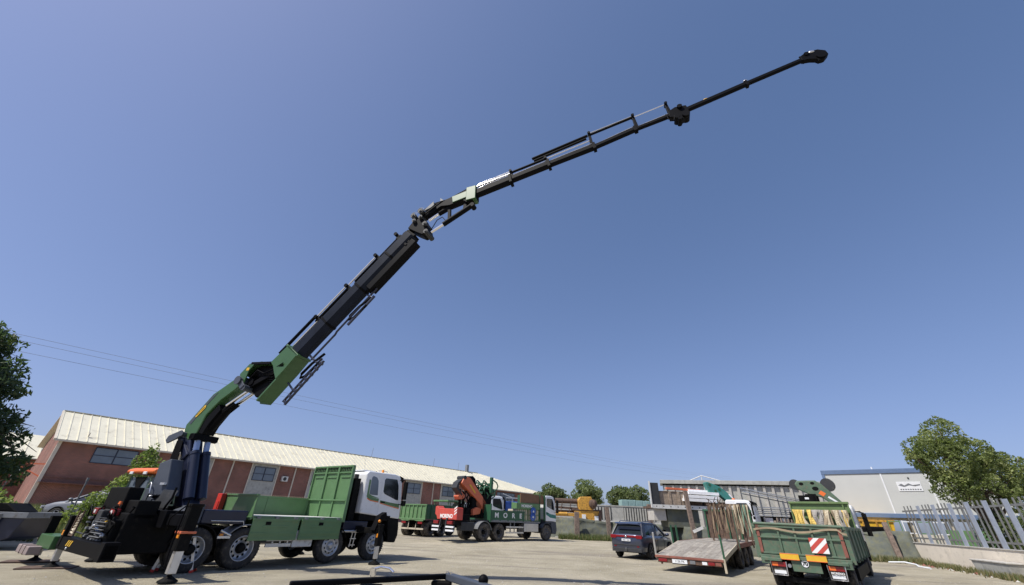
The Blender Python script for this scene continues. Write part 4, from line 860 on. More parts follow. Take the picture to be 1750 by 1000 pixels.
# ================================================================ CARS
def car(T, paint, L=4.5, W=1.84, H=1.62, estate=True, dark_trim=True):
    h = W/2; xr = -0.90; xf = L-0.90; wb = xf-0.92
    st = [  # x, half width, belt z, lower z, top centre z
      (xr, 0.80, 0.98, 0.42, 1.02), (xr+0.06, 0.92, 1.03, 0.30, 1.08), (xr+0.25, 0.975, 1.05, 0.26, 1.10), (0.0, 1.0, 1.04, 0.24, 1.08), (1.0, 1.0, 1.02, 0.24, 1.04), (2.0, 0.99, 1.00, 0.24, 1.04),
      (xf-1.25, 0.98, 0.98, 0.24, 1.05), (xf-0.55, 0.95, 0.90, 0.26, 0.97), (xf-0.15, 0.86, 0.78, 0.30, 0.84), (xf, 0.70, 0.68, 0.42, 0.70)]
    vs = []; n = 0
    for x, wf, zb, zl, zc in st:
        ring = [(0, zl),(wf*h*0.85, zl),(wf*h*0.985, zl+0.08),(wf*h, zl+0.30),(wf*h*0.995, zb-0.16),(wf*h*0.955, zb-0.02),(wf*h*0.88, zb+0.02),(wf*h*0.5, zc),(0, zc+0.01)]
        full = ring+[(-a, b) for a, b in ring[-2:0:-1]]; n = len(full)
        vs += [(x, a, b) for a, b in full]
    fs = []
    for i in range(len(st)-1):
        for k in range(n): fs.append((i*n+k, i*n+(k+1)%n, (i+1)*n+(k+1)%n, (i+1)*n+k))
    fs += [tuple(range(n)), tuple(range((len(st)-1)*n, len(st)*n))]
    b = MB(); b.add(vs, fs, 0, True)
    body = b.build('body', paint, T)
    # cabin: glass core, painted roof and pillars
    zb = 1.0; zr = H
    xa, xb_, xc, xd = xr+0.08, xr+0.60, xf-2.15, xf-1.15   # rear glass foot, roof back, roof front, windscreen foot
    tw = h*0.94; rw = h*0.74
    g = MB()
    def sec(x, wf, z): return [(x,-wf,z),(x,wf,z)]
    lo = [(xa,tw*0.93),(0.2,tw),(1.2,tw),(xd,tw*0.95)]; hi = [(xb_,rw*0.95,zr-0.08),(0.2,rw,zr-0.03),(1.1,rw,zr-0.03),(xc,rw*0.97,zr-0.08)]
    vv = []
    for (x,wf) in lo: vv += [(x,-wf,zb),(x,wf,zb)]
    for (x,wf,z) in hi: vv += [(x,-wf,z),(x,wf,z)]
    ff = [(0,2,10,8),(2,4,12,10),(4,6,14,12),(1,9,11,3),(3,11,13,5),(5,13,15,7),(0,8,9,1),(6,7,15,14),(8,10,11,9),(10,12,13,11),(12,14,15,13)]
    g.add(vv, ff, 0, False); g.build('window', 'glass', T)
    r = MB(); rs = []
    for (x,wf,z) in [(xb_-0.14,rw*0.92,zr-0.12),(xb_,rw*1.0,zr-0.03),(0.2,rw*1.03,zr),(1.1,rw*1.03,zr),(xc-0.05,rw*1.0,zr-0.035),(xc+0.05,rw*0.98,zr-0.10)]:
        rs += [(x,-wf,z-0.05),(x,-wf*0.93,z),(x,0,z+0.02),(x,wf*0.93,z),(x,wf,z-0.05)]
    r.add(rs, [(i*5+k, i*5+k+1, (i+1)*5+k+1, (i+1)*5+k) for i in range(5) for k in range(4)], 0, True); r.build('roof', paint, T, recalc=False)
    for s in (-1, 1):
        p = MB()
        def pl(x0,w0,z0,x1,w1,z1,wd): p.beam((x0,s*w0,z0),(x1,s*w1,z1),0.05,wd,up=(1,0,0))
        pl(xa+0.06,tw*0.95,zb,xb_-0.02,rw*0.99,zr-0.08,0.16); pl(0.05,tw*1.0,zb,0.10,rw*1.0,zr-0.06,0.09) if False else None
        p.prism([(xa-0.02,zb-0.02),(xb_-0.05,zr-0.06),(xb_+0.28,zr-0.08),(xa+0.62,zb-0.02)], s*0.0, s*0.001) if False else None
        # quarter panel, centre pillar and windscreen pillar follow the leaning side
        def side(pts):
            o = []
            for x,t in pts:
                yy_ = tw+(rw-tw)*t; o.append((x, s*(yy_+0.012), zb+(zr-0.06-zb)*t))
            inn = [(a, b2-s*0.03, c2) for a,b2,c2 in o]; m_ = len(o)
            p.add(o+inn, [tuple(range(m_)), tuple(range(m_,2*m_))]+[(i,(i+1)%m_,m_+(i+1)%m_,m_+i) for i in range(m_)])
        side([(xa-0.02,-0.02),(xb_-0.12,1.0),(xb_+0.18,1.0),(xa+0.48,0.15),(xa+0.52,-0.02)])
        side([(0.88,-0.02),(0.86,1.0),(0.95,1.0),(1.0,-0.02)])
        side([(xd-0.08,-0.02),(xc-0.02,1.0),(xc+0.09,1.0),(xd+0.10,-0.02)])
        side([(xb_,0.90),(xb_,1.0),(xc,1.0),(xc+0.05,0.90)])
        p.build('pillars', 'navy' if paint == 'car_paint' else paint, T)
        q = MB(); q.tube([(xb_+0.1,s*rw*0.93,zr+0.0),(xb_+0.3,s*rw*0.95,zr+0.05),(xc-0.4,s*rw*0.95,zr+0.05),(xc-0.15,s*rw*0.93,zr)],0.018); q.build('roof_rail', paint, T)
        q = MB(); q.ball((xd-0.25,s*(h+0.10),zb+0.08),0.09,0.11,0.08); q.beam((xd-0.2,s*h*0.93,zb+0.03),(xd-0.22,s*(h+0.02),zb+0.04),0.06,0.04); q.build('mirror', paint, T)
        # wheel arches and sills
        q = MB(); y0, y1 = min(s*(h-0.12), s*(h+0.012)), max(s*(h-0.12), s*(h+0.012))
        for xw in (0, wb): fender(q, xw, 0.34, 0.37, y0, y1, -6, 186, 0.035)
        q.box(0.38, wb-0.38, y0+(0.0), y1, 0.24, 0.34); q.build('arch_trim', 'black_matt', T)
        q = MB()
        for xw in (0, wb): q.add([(xw+0.375*cos(a*pi/14), s*(h+0.004), 0.34+0.375*sin(a*pi/14)) for a in range(-2,17)], [tuple(range(19))])  # flat black disc on the body side paints the shade of the wheel well
        q.build('wheel_well_shade', 'black_matt', T, recalc=False)
        for xw in (0, wb): wheel(T, xw, s*(h+0.02), 0.345, 0.345, 0.22, s, 'alloy', 'rim_dark' if paint == 'car_paint' else 'rim_silver')
        for xx in (0.97, 2.0-0.1):
            q = MB(); q.box(xx-0.004, xx+0.004, s*(h+0.0)-0.004, s*(h+0.0)+0.004, 0.35, 0.95); q.build('door_seam', 'black_matt', T)
            q = MB(); q.box(xx-0.26, xx-0.08, min(s*h*0.985,s*(h+0.03)), max(s*h*0.985,s*(h+0.03)), 0.84, 0.87); q.build('handle', paint, T, bevel=0.006)
    return body
SU = thing('parked_suv', 'dark slate blue suv parked beside the flatbed with full width red tail lights', 'car', (6.98, 24.65, 0), radians(50))
car(SU, 'car_paint')
q = MB(); q.box(-0.925,-0.86,-0.86,0.86,0.93,1.02); q.box(-0.93,-0.80,-0.86,-0.55,0.88,1.03); q.box(-0.93,-0.80,0.55,0.86,0.88,1.03); q.build('tail_light','red_lamp',SU,bevel=0.015)
q = MB(); q.box(-0.935,-0.90,-0.24,0.24,0.76,0.86); pl_ = q.build('number_plate','plate',SU,bevel=0.004)
q = MB()
for k in range(7):
    if k != 3: q.box(-0.937,-0.9355,-0.19+k*0.055,-0.155+k*0.055,0.785,0.835)
q.build('plate_marks','navy',pl_)
q = MB(); q.lathe([(0.001,0),(0.055,0),(0.055,0.01)],(0,0,0),16); o = q.build('badge','chrome',SU); o.location=(-0.94,0,0.975); o.rotation_euler=(0,0,-pi/2)
q = MB(); q.box(-0.93,-0.86,-0.80,0.80,0.30,0.46); q.box(-0.935,-0.9,-0.75,0.75,0.60,0.62); q.build('bumper_trim','darkgrey',SU,bevel=0.02)
q = MB(); q.tube([(-0.8,0,0.32),(-0.98,0,0.34),(-1.0,0,0.42)],0.025); q.ball((-1.0,0,0.45),0.03,0.03,0.03); q.build('tow_bar','grey',SU)
q = MB(); q.beam((-0.80,0,1.54),(-0.56,0,1.60),1.3,0.03); q.build('spoiler','car_paint',SU,bevel=0.01)
q = MB()
for y in (-0.62,0.62): q.box(-0.92,-0.905,y-0.06,y+0.06,0.52,0.56)
q.build('reflector','red_lamp',SU)
SC = thing('parked_car', 'dusty silver car facing left behind weeds beside the brick building', 'car', (-20.9, 25.2, 0.55), radians(186))
car(SC, 'car_grey', L=4.3, H=1.5)
q = MB(); q.box(3.30,3.38,-0.85,-0.45,0.62,0.76); q.box(3.30,3.38,0.45,0.85,0.62,0.76); q.build('headlight','alu',SC,bevel=0.02)

# ================================================================ things left of the crane truck
LB = thing('loader_bucket', 'dark steel bucket with grey rim lying at the left edge of the yard', 'bucket', (-18.6, 17.2, 0.25), radians(10))
q = MB(); q.prism([(-1.2,0.0),(-1.35,0.75),(1.35,0.75),(1.15,0.1),(0.9,0.0)],-0.7,0.7); q.build('tub','navy',LB,bevel=0.03)
q = MB(); q.box(-1.42,1.42,-0.78,-0.68,0.72,0.90); q.box(-1.42,1.42,0.68,0.78,0.72,0.90); q.box(-1.42,-1.34,-0.68,0.68,0.72,0.90); q.box(1.34,1.42,-0.68,0.68,0.72,0.90); q.build('rim_bar','grey',LB,bevel=0.01)
for x in (-0.7, 0.5):
    q = MB(); q.beam((x,-0.74,0.1),(x+0.12,-0.80,0.85),0.10,0.06); q.build('bracket','grey',LB,bevel=0.01)
q = MB(); q.prism([(-1.1,0.9),(-0.7,1.15),(0.3,1.18),(0.75,0.9)],-0.4,0.6); q.build('cover','black_matt',LB,bevel=0.03)
TR = thing('loader_tractor', 'yard tractor with bright orange cab roof parked behind the crane truck', 'tractor', (-16.75, 21.4, 0.15), radians(-112))
q = MB(); q.prism([(-0.75,2.60),(-0.85,2.70),(-0.7,2.86),(0.6,2.90),(0.85,2.80),(0.85,2.66)],-1.02,1.02); q.build('roof','orange2',TR,bevel=0.07)
q = MB(); q.box(-0.7,0.7,-0.8,0.8,1.35,1.6,0)
for x in (-0.68,0.72):
    for y in (-0.78,0.78): q.beam((x,y,1.5),(x*0.92,y*0.95,2.58),0.07,0.07)
q.build('cab_frame','green_old',TR)
q = MB(); q.box(-0.64,0.66,-0.74,0.74,1.6,2.5); q.build('window','glass_pale',TR)
q = MB(); q.prismx([(-0.42,2.5),(0.42,2.5),(0.16,2.1),(0.3,1.65),(-0.3,1.65),(-0.16,2.1)],0.668,0.70); q.build('seat_frame','black_matt',TR,bevel=0.01)
for y in (-0.5,0.5):
    q = MB(); q.box(0.86,0.92,y-0.12,y+0.12,2.60,2.72); q.build('headlight','plate',TR,bevel=0.02)
q = MB(); q.box(-2.3,-0.7,-0.4,0.4,0.8,1.5); q.box(-0.8,0.8,-0.6,0.6,0.6,1.35); q.build('bonnet','black_matt',TR,bevel=0.06)
for s in (-1,1):
    wheel(TR,0.3,s*1.0,0.8,0.8,0.45,s,'rear','rim_dark'); wheel(TR,-1.9,s*0.85,0.5,0.5,0.3,s,'rear','rim_dark')

for (lx,ly,a,lb) in ((-3.42,1.5,0.5,'dark steel plate on the ground under the inner rear outrigger foot'),(-3.42,3.45,0.42,'dark steel plate on the ground under the outermost rear outrigger foot')):
    q = MB(); q.box(-0.62,0.50,-0.30,0.30,-0.03,0.035); o = q.build('ground_plate','rust',None,bevel=0.008)
    o.matrix_world = T.matrix_basis @ Matrix.Translation((lx,ly,0)) @ Matrix.Rotation(-a,4,'Z'); tag(o,lb,'plate','plates under the outrigger feet')
# aluminium ladders by the rear outrigger
def ladder(loc, rz, tilt, length, label):
    t = thing('step_ladder', label, 'ladder', loc, rz, 'aluminium ladders beside the outrigger leg')
    for s in (-1, 1):
        q = MB(); q.beam((0,s*0.17,0),(tilt,s*0.17,length),0.03,0.075); o = q.build('rail','alu',t,bevel=0.006)
        q = MB(); q.beam((-0.01*tilt,s*0.17,-0.01),(0.05*tilt,s*0.17,0.05),0.045,0.09); q.build('foot','red',o)
    for k in range(5):
        f = (k+0.7)/5.4; q = MB(); q.box(tilt*f-0.03,tilt*f+0.03,-0.16,0.16,length*f-0.012,length*f+0.012); q.build('rung','alu',t)
    return t
ladder((-9.44,13.32,0.0), radians(20), 0.28, 1.28, 'aluminium ladder leaning against the rear outrigger leg, left one of the pair')
ladder((-8.49,13.48,0.0), radians(20), -0.34, 1.35, 'aluminium ladder standing upright between outrigger leg and rear wheel')

def bush(name, label, loc, blobs, n, size, mats, seed, cat='shrub', group=None):
    t = thing(name, label, cat, loc, 0, group); leaves(blobs, n, size, mats, 'foliage', t, seed)
    q = MB(); rr = random.Random(seed)
    for b in blobs: q.tube([(0,0,0),(b[0]*0.5,b[1]*0.5,b[2]*0.5),(b[0],b[1],b[2])],[0.05,0.035,0.015],5)
    q.build('stem','bark',t)
YG = ['yngA','yngB','yngC']
bush('young_tree','bright green young tree rising behind the orange cab roof',(-21.0,26.0,0.5),[(0,0,2.2,1.1,1.0,1.5),(-0.5,0,3.2,0.7,0.7,0.9),(-1.0,0,1.6,0.9,0.9,1.1),(0.7,0,2.6,0.6,0.6,0.8),(-1.3,0,0.9,0.9,0.8,0.9),(-0.3,0,3.9,0.35,0.35,0.5)],5200,0.09,YG,11,'tree')
bush('young_tree','small bright green tree just left of the crane column',(-18.2,24.3,0.4),[(0.2,0,2.2,0.7,0.7,1.0),(0.4,0,3.0,0.4,0.4,0.7),(-0.3,0,1.4,0.6,0.6,0.8)],2200,0.09,YG,12,'tree')
bush('shrub','leafy green shrub growing over the silver car',(-20.6,23.3,0.45),[(0,0,0.8,1.0,0.7,0.7),(-0.9,0,0.5,0.9,0.6,0.5),(0.7,0,1.3,0.7,0.6,0.7),(-0.3,0,1.2,0.4,0.4,0.5)],2600,0.075,YG,13)
bush('shrub','green weeds and shrub at the far left edge below the conifer',(-31.5,27.0,0.5),[(0,0,0.8,2.0,1.2,1.1),(-2,0,1.0,1.6,1.2,1.3),(1.6,0,0.5,1.4,1.0,0.7)],4200,0.12,['yngB','leafC','yngA'],14)
# conifer at the left edge
cb = []
rr = random.Random(5)
for k in range(34):
    z = 1.5+k*0.182; R = 3.9*(1-(z/8.2)**1.4)+0.3
    for j in range(3):
        a = rr.uniform(0,6.28); q_ = R*rr.uniform(0.45,0.9); cb.append((q_*cos(a), q_*sin(a), z+rr.uniform(-.3,.3)+0.25, rr.uniform(0.7,1.2), rr.uniform(0.7,1.2), rr.uniform(0.4,0.7)))
tree('conifer','tall dark conifer cut off by the left edge of the view','tree',(-23.4,16.6,0.2),7.2,0.24,cb,26000,0.14,['coniA','coniB','coniC'],21,flat=0.8)

# ================================================================ MORENO crane truck (middle distance)
MO = thing('crane_truck', 'older lorry with folded orange red crane and dark green lettered side board', 'crane truck', (-2.0, 31.7, 0.2), radians(42))
cab(MO, 5.95, 7.2, ztop=3.0, zbot=1.25, wheel_x=6.15, low=0.42, lowmat='slate')
q = MB(); q.prism([(6.02,1.9),(6.5,1.75),(7.15,1.68),(7.15,1.45),(6.5,1.5),(6.02,1.7)],-1.243,-1.238); q.build('green_stripe','teal',MO)
q = MB()
for y in (-0.42,0.42): q.box(-2.3,7.0,y-0.05,y+0.05,0.70,0.98)
for x in (-2.2,-1,0.7,2,3.5,5): q.box(x-0.06,x+0.06,-0.42,0.42,0.74,0.94)
q.box(0.4,5.4,-0.9,0.9,0.98,1.14); q.build('chassis','black_matt',MO)
for x in (0.0,1.33):
    for s in (-1,1): wheel(MO,x,s*1.2,0.51,0.51,0.27,s,'rear','rim_dark',dual=True,rubber='rubber_dusty')
for s in (-1,1): wheel(MO,6.15,s*1.2,0.51,0.51,0.3,s,'front','rim_dark',rubber='rubber_dusty')
for s in (-1,1):
    y0,y1 = min(s*0.6,s*1.22),max(s*0.6,s*1.22)
    q = MB(); fender(q,0.0,0.51,0.60,y0,y1,10,165,0.03); q.build('mudguard','grey',MO)
    q = MB(); fender(q,1.33,0.51,0.60,y0,y1,10,165,0.03); q.build('mudguard','black_matt',MO)
q = MB(); q.box(0.5,5.35,-1.2,1.2,1.14,1.22); q.box(0.5,5.35,-1.23,-1.2,1.10,1.20); q.build('body_floor','grey',MO)
for s in (-1,1):
    q = MB(); xe = 3.72 if s < 0 else 5.3
    q.box(0.52,xe,s*1.21-0.02,s*1.21+0.02,1.23,1.80); q.box(0.50,xe+0.02,s*1.21-0.03,s*1.21+0.03,1.78,1.82)
    for k in range(5): q.box(0.55+k*0.75,0.62+k*0.75,s*1.21-0.035,s*1.21+0.035,1.16,1.24)
    B_ = q.build('side_board','green_dark',MO,bevel=0.005)
    if s < 0:
        for ch,x in (('M',1.0),('O',1.80),('R',2.58),('E',3.30)): text('lettering',ch,0.42,'paint_w',B_,(x,-1.238,1.51),R_SIDE,0.003,0.012,1.15)
q = MB(); q.box(0.42,0.50,-1.24,-1.16,1.1,2.2); q.box(0.42,0.5,1.16,1.24,1.1,2.2); q.box(0.44,0.48,-1.16,1.16,1.2,2.15); q.build('rear_frame','green_dark',MO)
q = MB(); q.box(5.35,5.40,-1.2,1.2,1.15,3.0); q.box(5.33,5.36,-1.25,1.25,1.15,3.02,1); q.build('bulkhead','green_dark',MO)
q = MB(); q.box(5.80,5.92,-1.27,-1.15,1.3,3.0); q.build('frame_post','green_dark',MO)
# load on its bed
q = MB(); q.box(0,2.55,-0.03,0.03,0,0.62); o = q.build('timber_board','brown_board',MO); 
C.objects.unlink(o); C.objects.link(o); o.parent=None; o.matrix_world = MO.matrix_basis @ Matrix.Translation((3.3,-1.16,2.36)); tag(o,'brown board standing upright on the lorry bed behind the cab','board')
def onMO(o): o.parent=None; o.matrix_world = MO.matrix_basis @ o.matrix_basis
q = MB(); q.box(2.85,5.28,-1.26,-0.7,1.98,2.38); o = q.build('site_box','green_mid',None,bevel=0.02)
sb = thing('site_box','green metal box with white lettering carried on top of the tank crates','box'); sb.matrix_world = MO.matrix_basis.copy(); o.parent = sb; o.name='box_shell'
text('lettering','MORENO',0.24,'paint_w',sb,(3.9,-1.263,2.18),R_SIDE,0.002,0.008,1.1)
for k in range(2):
    t = thing('tank_crate','caged beige liquid tank on the lorry bed, %s' % ('nearer the cab' if k else 'further from the cab'),'tank',group='tank crates on the lorry bed'); t.matrix_world = MO.matrix_basis @ Matrix.Translation((2.95+k*1.2,-1.22,1.24))
    q = MB(); q.box(0.03,1.1,0.04,1.05,0.0,0.72); q.build('tank','beige',t,bevel=0.05)
    q = MB()
    for j in range(6): q.box(0.02+j*0.21,0.045+j*0.21,0.0,0.02,0,0.74)
    for z in (0,0.35,0.72): q.box(0.0,1.13,-0.005,0.02,z,z+0.03)
    q.build('cage','green_mid',t)
for k,(x,z) in enumerate(((4.52,1.50),(4.55,1.86))):
    t = thing('cable_reel','blue cable reel hung on the tank cage, %s' % ('upper one' if k else 'lower one'),'reel',group='blue reels on the lorry'); t.matrix_world = MO.matrix_basis @ Matrix.Translation((x,-1.32,z))
    q = MB(); q.lathe([(0.06,0),(0.27,0),(0.27,0.05),(0.06,0.05)],(0,0,0),20); q.build('flange','blue',t)
    q = MB(); q.lathe([(0.001,-0.01),(0.07,-0.01),(0.07,0.06)],(0,0,0),12); q.build('hub','plate',t)
q = MB(); q.box(3.72,5.2,-1.2,-0.6,0.55,1.08); q.build('tool_box','alu',MO,bevel=0.02)
for z in (0.44,0.78):
    q = MB(); q.box(1.95,3.65,-1.2,-1.14,z,z+0.09); q.build('side_guard','alu',MO)
q = MB(); q.box(2.35,2.42,-1.17,-1.12,0.44,1.1); q.box(2.75,2.8,-1.17,-1.12,0.44,1.1); q.build('guard_post','grey',MO)
q = MB(); q.box(-1.9,-0.85,-1.15,-0.6,0.55,1.05); q.build('fuel_tank','darkgrey',MO,bevel=0.04)
# red outrigger beam box at its tail
q = MB(); q.prismx([(1.22,1.90),(1.0,1.94),(0.8,1.80),(-0.9,1.78),(-1.0,1.86),(-1.28,1.84),(-1.30,1.15),(0.9,1.15),(1.0,1.35),(1.2,1.45)],-2.45,-1.95); RB = q.build('stabiliser_beam','red_body',MO,bevel=0.03)
text('lettering','MORENO',0.30,'paint_w',RB,(-2.455,-0.15,1.34),R_REAR,0.003,0.012,1.1)
q = MB()
for k in range(3): q.prismx([(-1.0-k*0.0,1.4+k*0.16),(-1.28,1.55+k*0.16),(-1.28,1.63+k*0.16),(-1.0,1.48+k*0.16)],-2.46,-2.452)
q.build('hazard_decal','paint_w',RB)
q = MB(); q.box(-2.4,-1.2,-1.1,0.9,0.85,1.15); q.box(-2.3,-0.9,-0.7,0.7,1.1,1.5); q.build('crane_base','black_matt',MO,bevel=0.02)
for s in (-1,1):
    q = MB(); q.box(-2.62,-2.5,s*0.78-0.28,s*0.78+0.28,0.90,1.08); q.build('tail_light','red_lamp',MO,bevel=0.02)
    for z in (0.50,0.70):
        q = MB(); q.box(-2.6,-2.5,s*0.76-0.45,s*0.76+0.45,z,z+0.10); q.build('bumper_bar','plate',MO,bevel=0.01)
    q = MB(); q.beam((-2.62,s*0.33,0.45),(-2.5,s*0.33,1.25),0.09,0.08); q.cyl((-2.62,s*0.33,0.38),(-2.6,s*0.33,0.5),0.07); q.build('stabiliser_leg','darkgrey',MO,bevel=0.01)
# orange folded crane (side profile at y=-0.2)
q = MB(); q.prism([(-1.55,3.62),(-1.42,3.80),(-0.95,3.72),(0.35,2.52),(0.72,2.18),(0.66,1.62),(0.30,1.62),(0.22,2.0),(-0.1,2.30),(-1.70,3.35)],-0.50,0.04)
OB = q.build('crane_arm','orange',MO,bevel=0.03)
q = MB(); q.box(-0.95,-0.9,-0.0,0.0,0,0); 
q = MB(); q.prism([(-1.02,3.28),(-0.92,3.33),(-0.42,2.84),(-0.47,2.76)],-0.508,-0.502); q.build('maker_badge','yellow',OB)
q = MB(); q.prism([(-2.05,3.05),(-1.92,3.40),(-1.50,3.68),(-1.52,3.55),(-1.80,3.32),(-1.82,3.05),(-1.45,2.66),(-1.52,2.58)],-0.4,0.2); q.cyl((-1.45,-0.55,3.72),(-1.45,0.3,3.72),0.12); q.build('crane_link','darkgrey',MO,bevel=0.02)
q = MB(); q.prism([(-1.8,2.55),(-1.5,2.85),(-1.2,2.6),(-1.3,2.4),(-1.65,2.35)],-0.35,0.2); q.build('crane_joint','orange',MO,bevel=0.03)
q = MB(); q.prism([(-0.95,3.60),(-0.78,3.88),(-0.35,3.92),(-0.1,3.75),(-0.05,3.45),(0.22,3.1),(0.62,2.5),(0.5,2.25),(0.2,2.5),(-0.4,3.1)],0.0,0.4); q.build('outer_boom','black',MO,bevel=0.04)
q = MB(); q.cyl((-0.35,-0.2,1.3),(-0.35,-0.2,2.9),0.25,0.2); q.box(-1.2,-0.1,-0.35,0.5,1.5,1.9); q.cyl((-1.3,0,1.7),(-1.45,0,3.0),0.09); q.cyl((-0.9,0.2,1.7),(-1.0,0.2,2.9),0.09); q.build('crane_column','black_matt',MO)
q = MB(); q.prism([(0.30,1.65),(0.68,1.66),(0.80,0.98),(0.62,0.92)],-0.38,0.0); q.prism([(-0.6,1.45),(0.0,1.55),(0.1,1.85),(-0.3,1.95),(-0.6,1.8)],-0.6,-0.2); q.build('arm_bracket','orange',MO,bevel=0.02)
q = MB(); rr = random.Random(9)
for k in range(34):
    c = (0.72+rr.uniform(-.5,.55), rr.uniform(-.4,.4), 2.98+rr.uniform(-.42,.42)); r_ = rr.uniform(0.15,0.42); a0 = rr.uniform(0,6)
    q.tube([(c[0]+r_*cos(a0+t*0.6), c[1]+0.15*sin(t), c[2]+r_*sin(a0+t*0.6)) for t in range(9)],0.045,6)
q.build('hose_bundle','green_dark',MO)
q = MB(); q.box(0.25,1.05,-0.5,0.5,1.3,2.7); q.box(0.55,1.15,-0.4,0.4,2.2,3.1); q.build('winch_frame','black_matt',MO,bevel=0.03)
q = MB(); q.box(0.80,0.98,-0.7,-0.5,2.9,3.9); q.build('mast_post','green_dark',MO,bevel=0.01)
q = MB(); rr = random.Random(10)
for k in range(14):
    p = (-1.2+rr.uniform(0,1.0), rr.uniform(-0.6,0.6), 1.6); q.tube([p,(p[0]+rr.uniform(-.3,.3),p[1],2.0),(p[0]+rr.uniform(-.4,.4),p[1],2.5),(p[0]+rr.uniform(-.4,.2),p[1],2.9)],0.035,6)
q.build('hydraulic_hoses','black',MO)
# blue and white van behind it
BV = thing('parked_truck','blue and white recovery truck parked behind the lettered lorry','truck',(-0.6,38.6,0.2),radians(20))
cab(BV,-1.2,0.4,ztop=2.95,zbot=1.0,W=2.2,wheel_x=-0.3,low=0.4,body='white')
q = MB(); q.box(0.42,2.6,-1.0,1.0,1.0,2.6); q.build('body_box','blue',BV,bevel=0.06)
q = MB()
for x in (1.0,1.8,2.6): q.box(x,x+0.05,-1.08,-1.03,1.2,2.9)
q.box(0.5,3.2,-1.09,-1.04,2.82,2.9); q.beam((1.0,-1.06,2.9),(0.2,-1.0,3.15),0.05,0.05); q.build('rack','white_dirty',BV)
wheel(BV,-0.3,-1.1,0.45,0.45,0.25,-1,'front','rim_dark'); wheel(BV,2.0,-1.1,0.45,0.45,0.25,-1,'front','rim_dark')

# ================================================================ green tipper behind the white cab
GT = thing('parked_truck','mid green ribbed tipper body with tailgate facing the yard, beside the lettered lorry','truck',(-5.58,33.0,0.2),radians(60))
q = MB(); q.box(0,0.06,0,2.45,1.12,2.02)
for y in (0.0,0.42,0.82,1.20,1.58,1.98,2.37): q.box(-0.06,0.0,y,y+0.08,1.12,2.02)
q.box(-0.07,0.0,-0.02,2.47,1.96,2.04); q.box(-0.07,0.0,-0.02,2.47,1.04,1.14); q.prismx([(0.1,1.04),(2.35,1.04),(2.2,0.95),(1.6,0.95),(1.4,1.0),(1.0,1.0),(0.8,0.95),(0.2,0.95)],-0.06,0.0); q.build('tailgate','green_mid',GT,bevel=0.01)
q = MB(); q.box(0.06,5.5,-0.02,0.04,1.1,2.05); q.box(0.06,5.5,2.41,2.47,1.1,2.05); q.box(0.06,5.5,0.04,2.41,1.1,1.18)
for x in (0.5,1.3,2.1,2.9,3.7,4.5): q.box(x,x+0.1,-0.06,-0.02,1.1,2.05)
q.build('body','green_dark',GT)
q = MB(); q.box(0.0,6.0,0.7,0.85,0.7,1.0); q.box(0,6,1.6,1.75,0.7,1.0); q.box(-0.02,0.05,0.1,2.35,0.42,0.52,1); q.build('chassis',['black_matt','beige'],GT)
for y in (0.45,2.0):
    q = MB(); q.box(-0.04,0.04,y-0.2,y+0.2,0.78,0.92); q.build('tail_light','red_lamp',GT,bevel=0.01)
for y in (0.8,1.5):
    q = MB(); q.beam((-0.05,y,0.5),(0.1,y+0.1,0.95),0.04,0.04); q.build('stay','beige',GT)
for x in (0.75,2.1):
    wheel(GT,x,-0.0,0.5,0.5,0.28,-1,'rear','rim_dark',dual=True,rubber='rubber_dusty'); wheel(GT,x,2.45,0.5,0.5,0.28,1,'rear','rim_dark',dual=True,rubber='rubber_dusty')
CT = thing('site_dumper','small green dumper cab with dark grey drum between the tipper and the orange crane','dumper',(-4.6,37.6,0.2),radians(50))
q = MB(); q.box(-0.9,1.1,-0.9,0.9,2.35,2.47); 
for x in (-0.8,0.95):
    for y in (-0.82,0.82): q.box(x,x+0.07,y-0.03,y+0.03,1.4,2.35)
q.box(-0.9,0.6,-0.8,0.8,1.2,1.45); q.build('canopy','green_mid',CT,bevel=0.02)
q = MB(); q.cyl((0.9,0,1.8),(2.4,0,1.9),0.55,0.5,n=20); q.box(-0.8,2.4,-0.7,0.7,0.8,1.2); q.build('drum','grey',CT)
wheel(CT,-0.4,-0.95,0.5,0.5,0.3,-1,'rear','rim_dark'); wheel(CT,1.6,-0.95,0.5,0.5,0.3,-1,'rear','rim_dark')

# ================================================================ far side: fence net, posts, wall, rig, trees
def netfence(pts, ztops, name, label, cat, mt, seed, z0=-0.1, thick=0.35, belly=0.5):
    """sagging net / earth bank: a thick strip with an uneven top and a bulging foot"""
    vs = []; n = 0; L = []
    tot = 0
    for i in range(len(pts)-1):
        a = Vector((*pts[i],0)); b = Vector((*pts[i+1],0)); k = max(3, int((b-a).length/0.22))
        for j in range(k): L.append((a.lerp(b,j/k), ztops[i]+(ztops[i+1]-ztops[i])*j/k, (b-a).normalized()))
    L.append((Vector((*pts[-1],0)), ztops[-1], L[-1][2]))
    for p, zt_, d in L:
        nn = Vector((d.y,-d.x,0)); wob = noise.noise(p*0.8+Vector((seed,0,0)))
        for f in range(9):
            t = f/8; z = z0+(zt_+0.10*wob-z0)*t
            off = belly*(1-t)**1.6+0.22*noise.noise(Vector((p.x*0.9,p.y*0.9,z*1.6+seed)))+0.10*noise.noise(Vector((p.x*3,p.y*3,z*4+seed)))
            vs.append(p+nn*off+Vector((0,0,z)))
        vs.append(p-nn*thick+Vector((0,0,zt_+0.10*wob-0.05))); vs.append(p-nn*thick+Vector((0,0,z0)))
    m_ = 11; fs = []
    for i in range(len(L)-1):
        for f in range(m_-1): fs.append((i*m_+f,(i+1)*m_+f,(i+1)*m_+f+1,i*m_+f+1))
    fs += [tuple(range(m_)), tuple(range((len(L)-1)*m_, len(L)*m_))]
    q = MB(); q.add(vs, fs, 0, True); return tag(q.build(name, mt, None), label, cat)
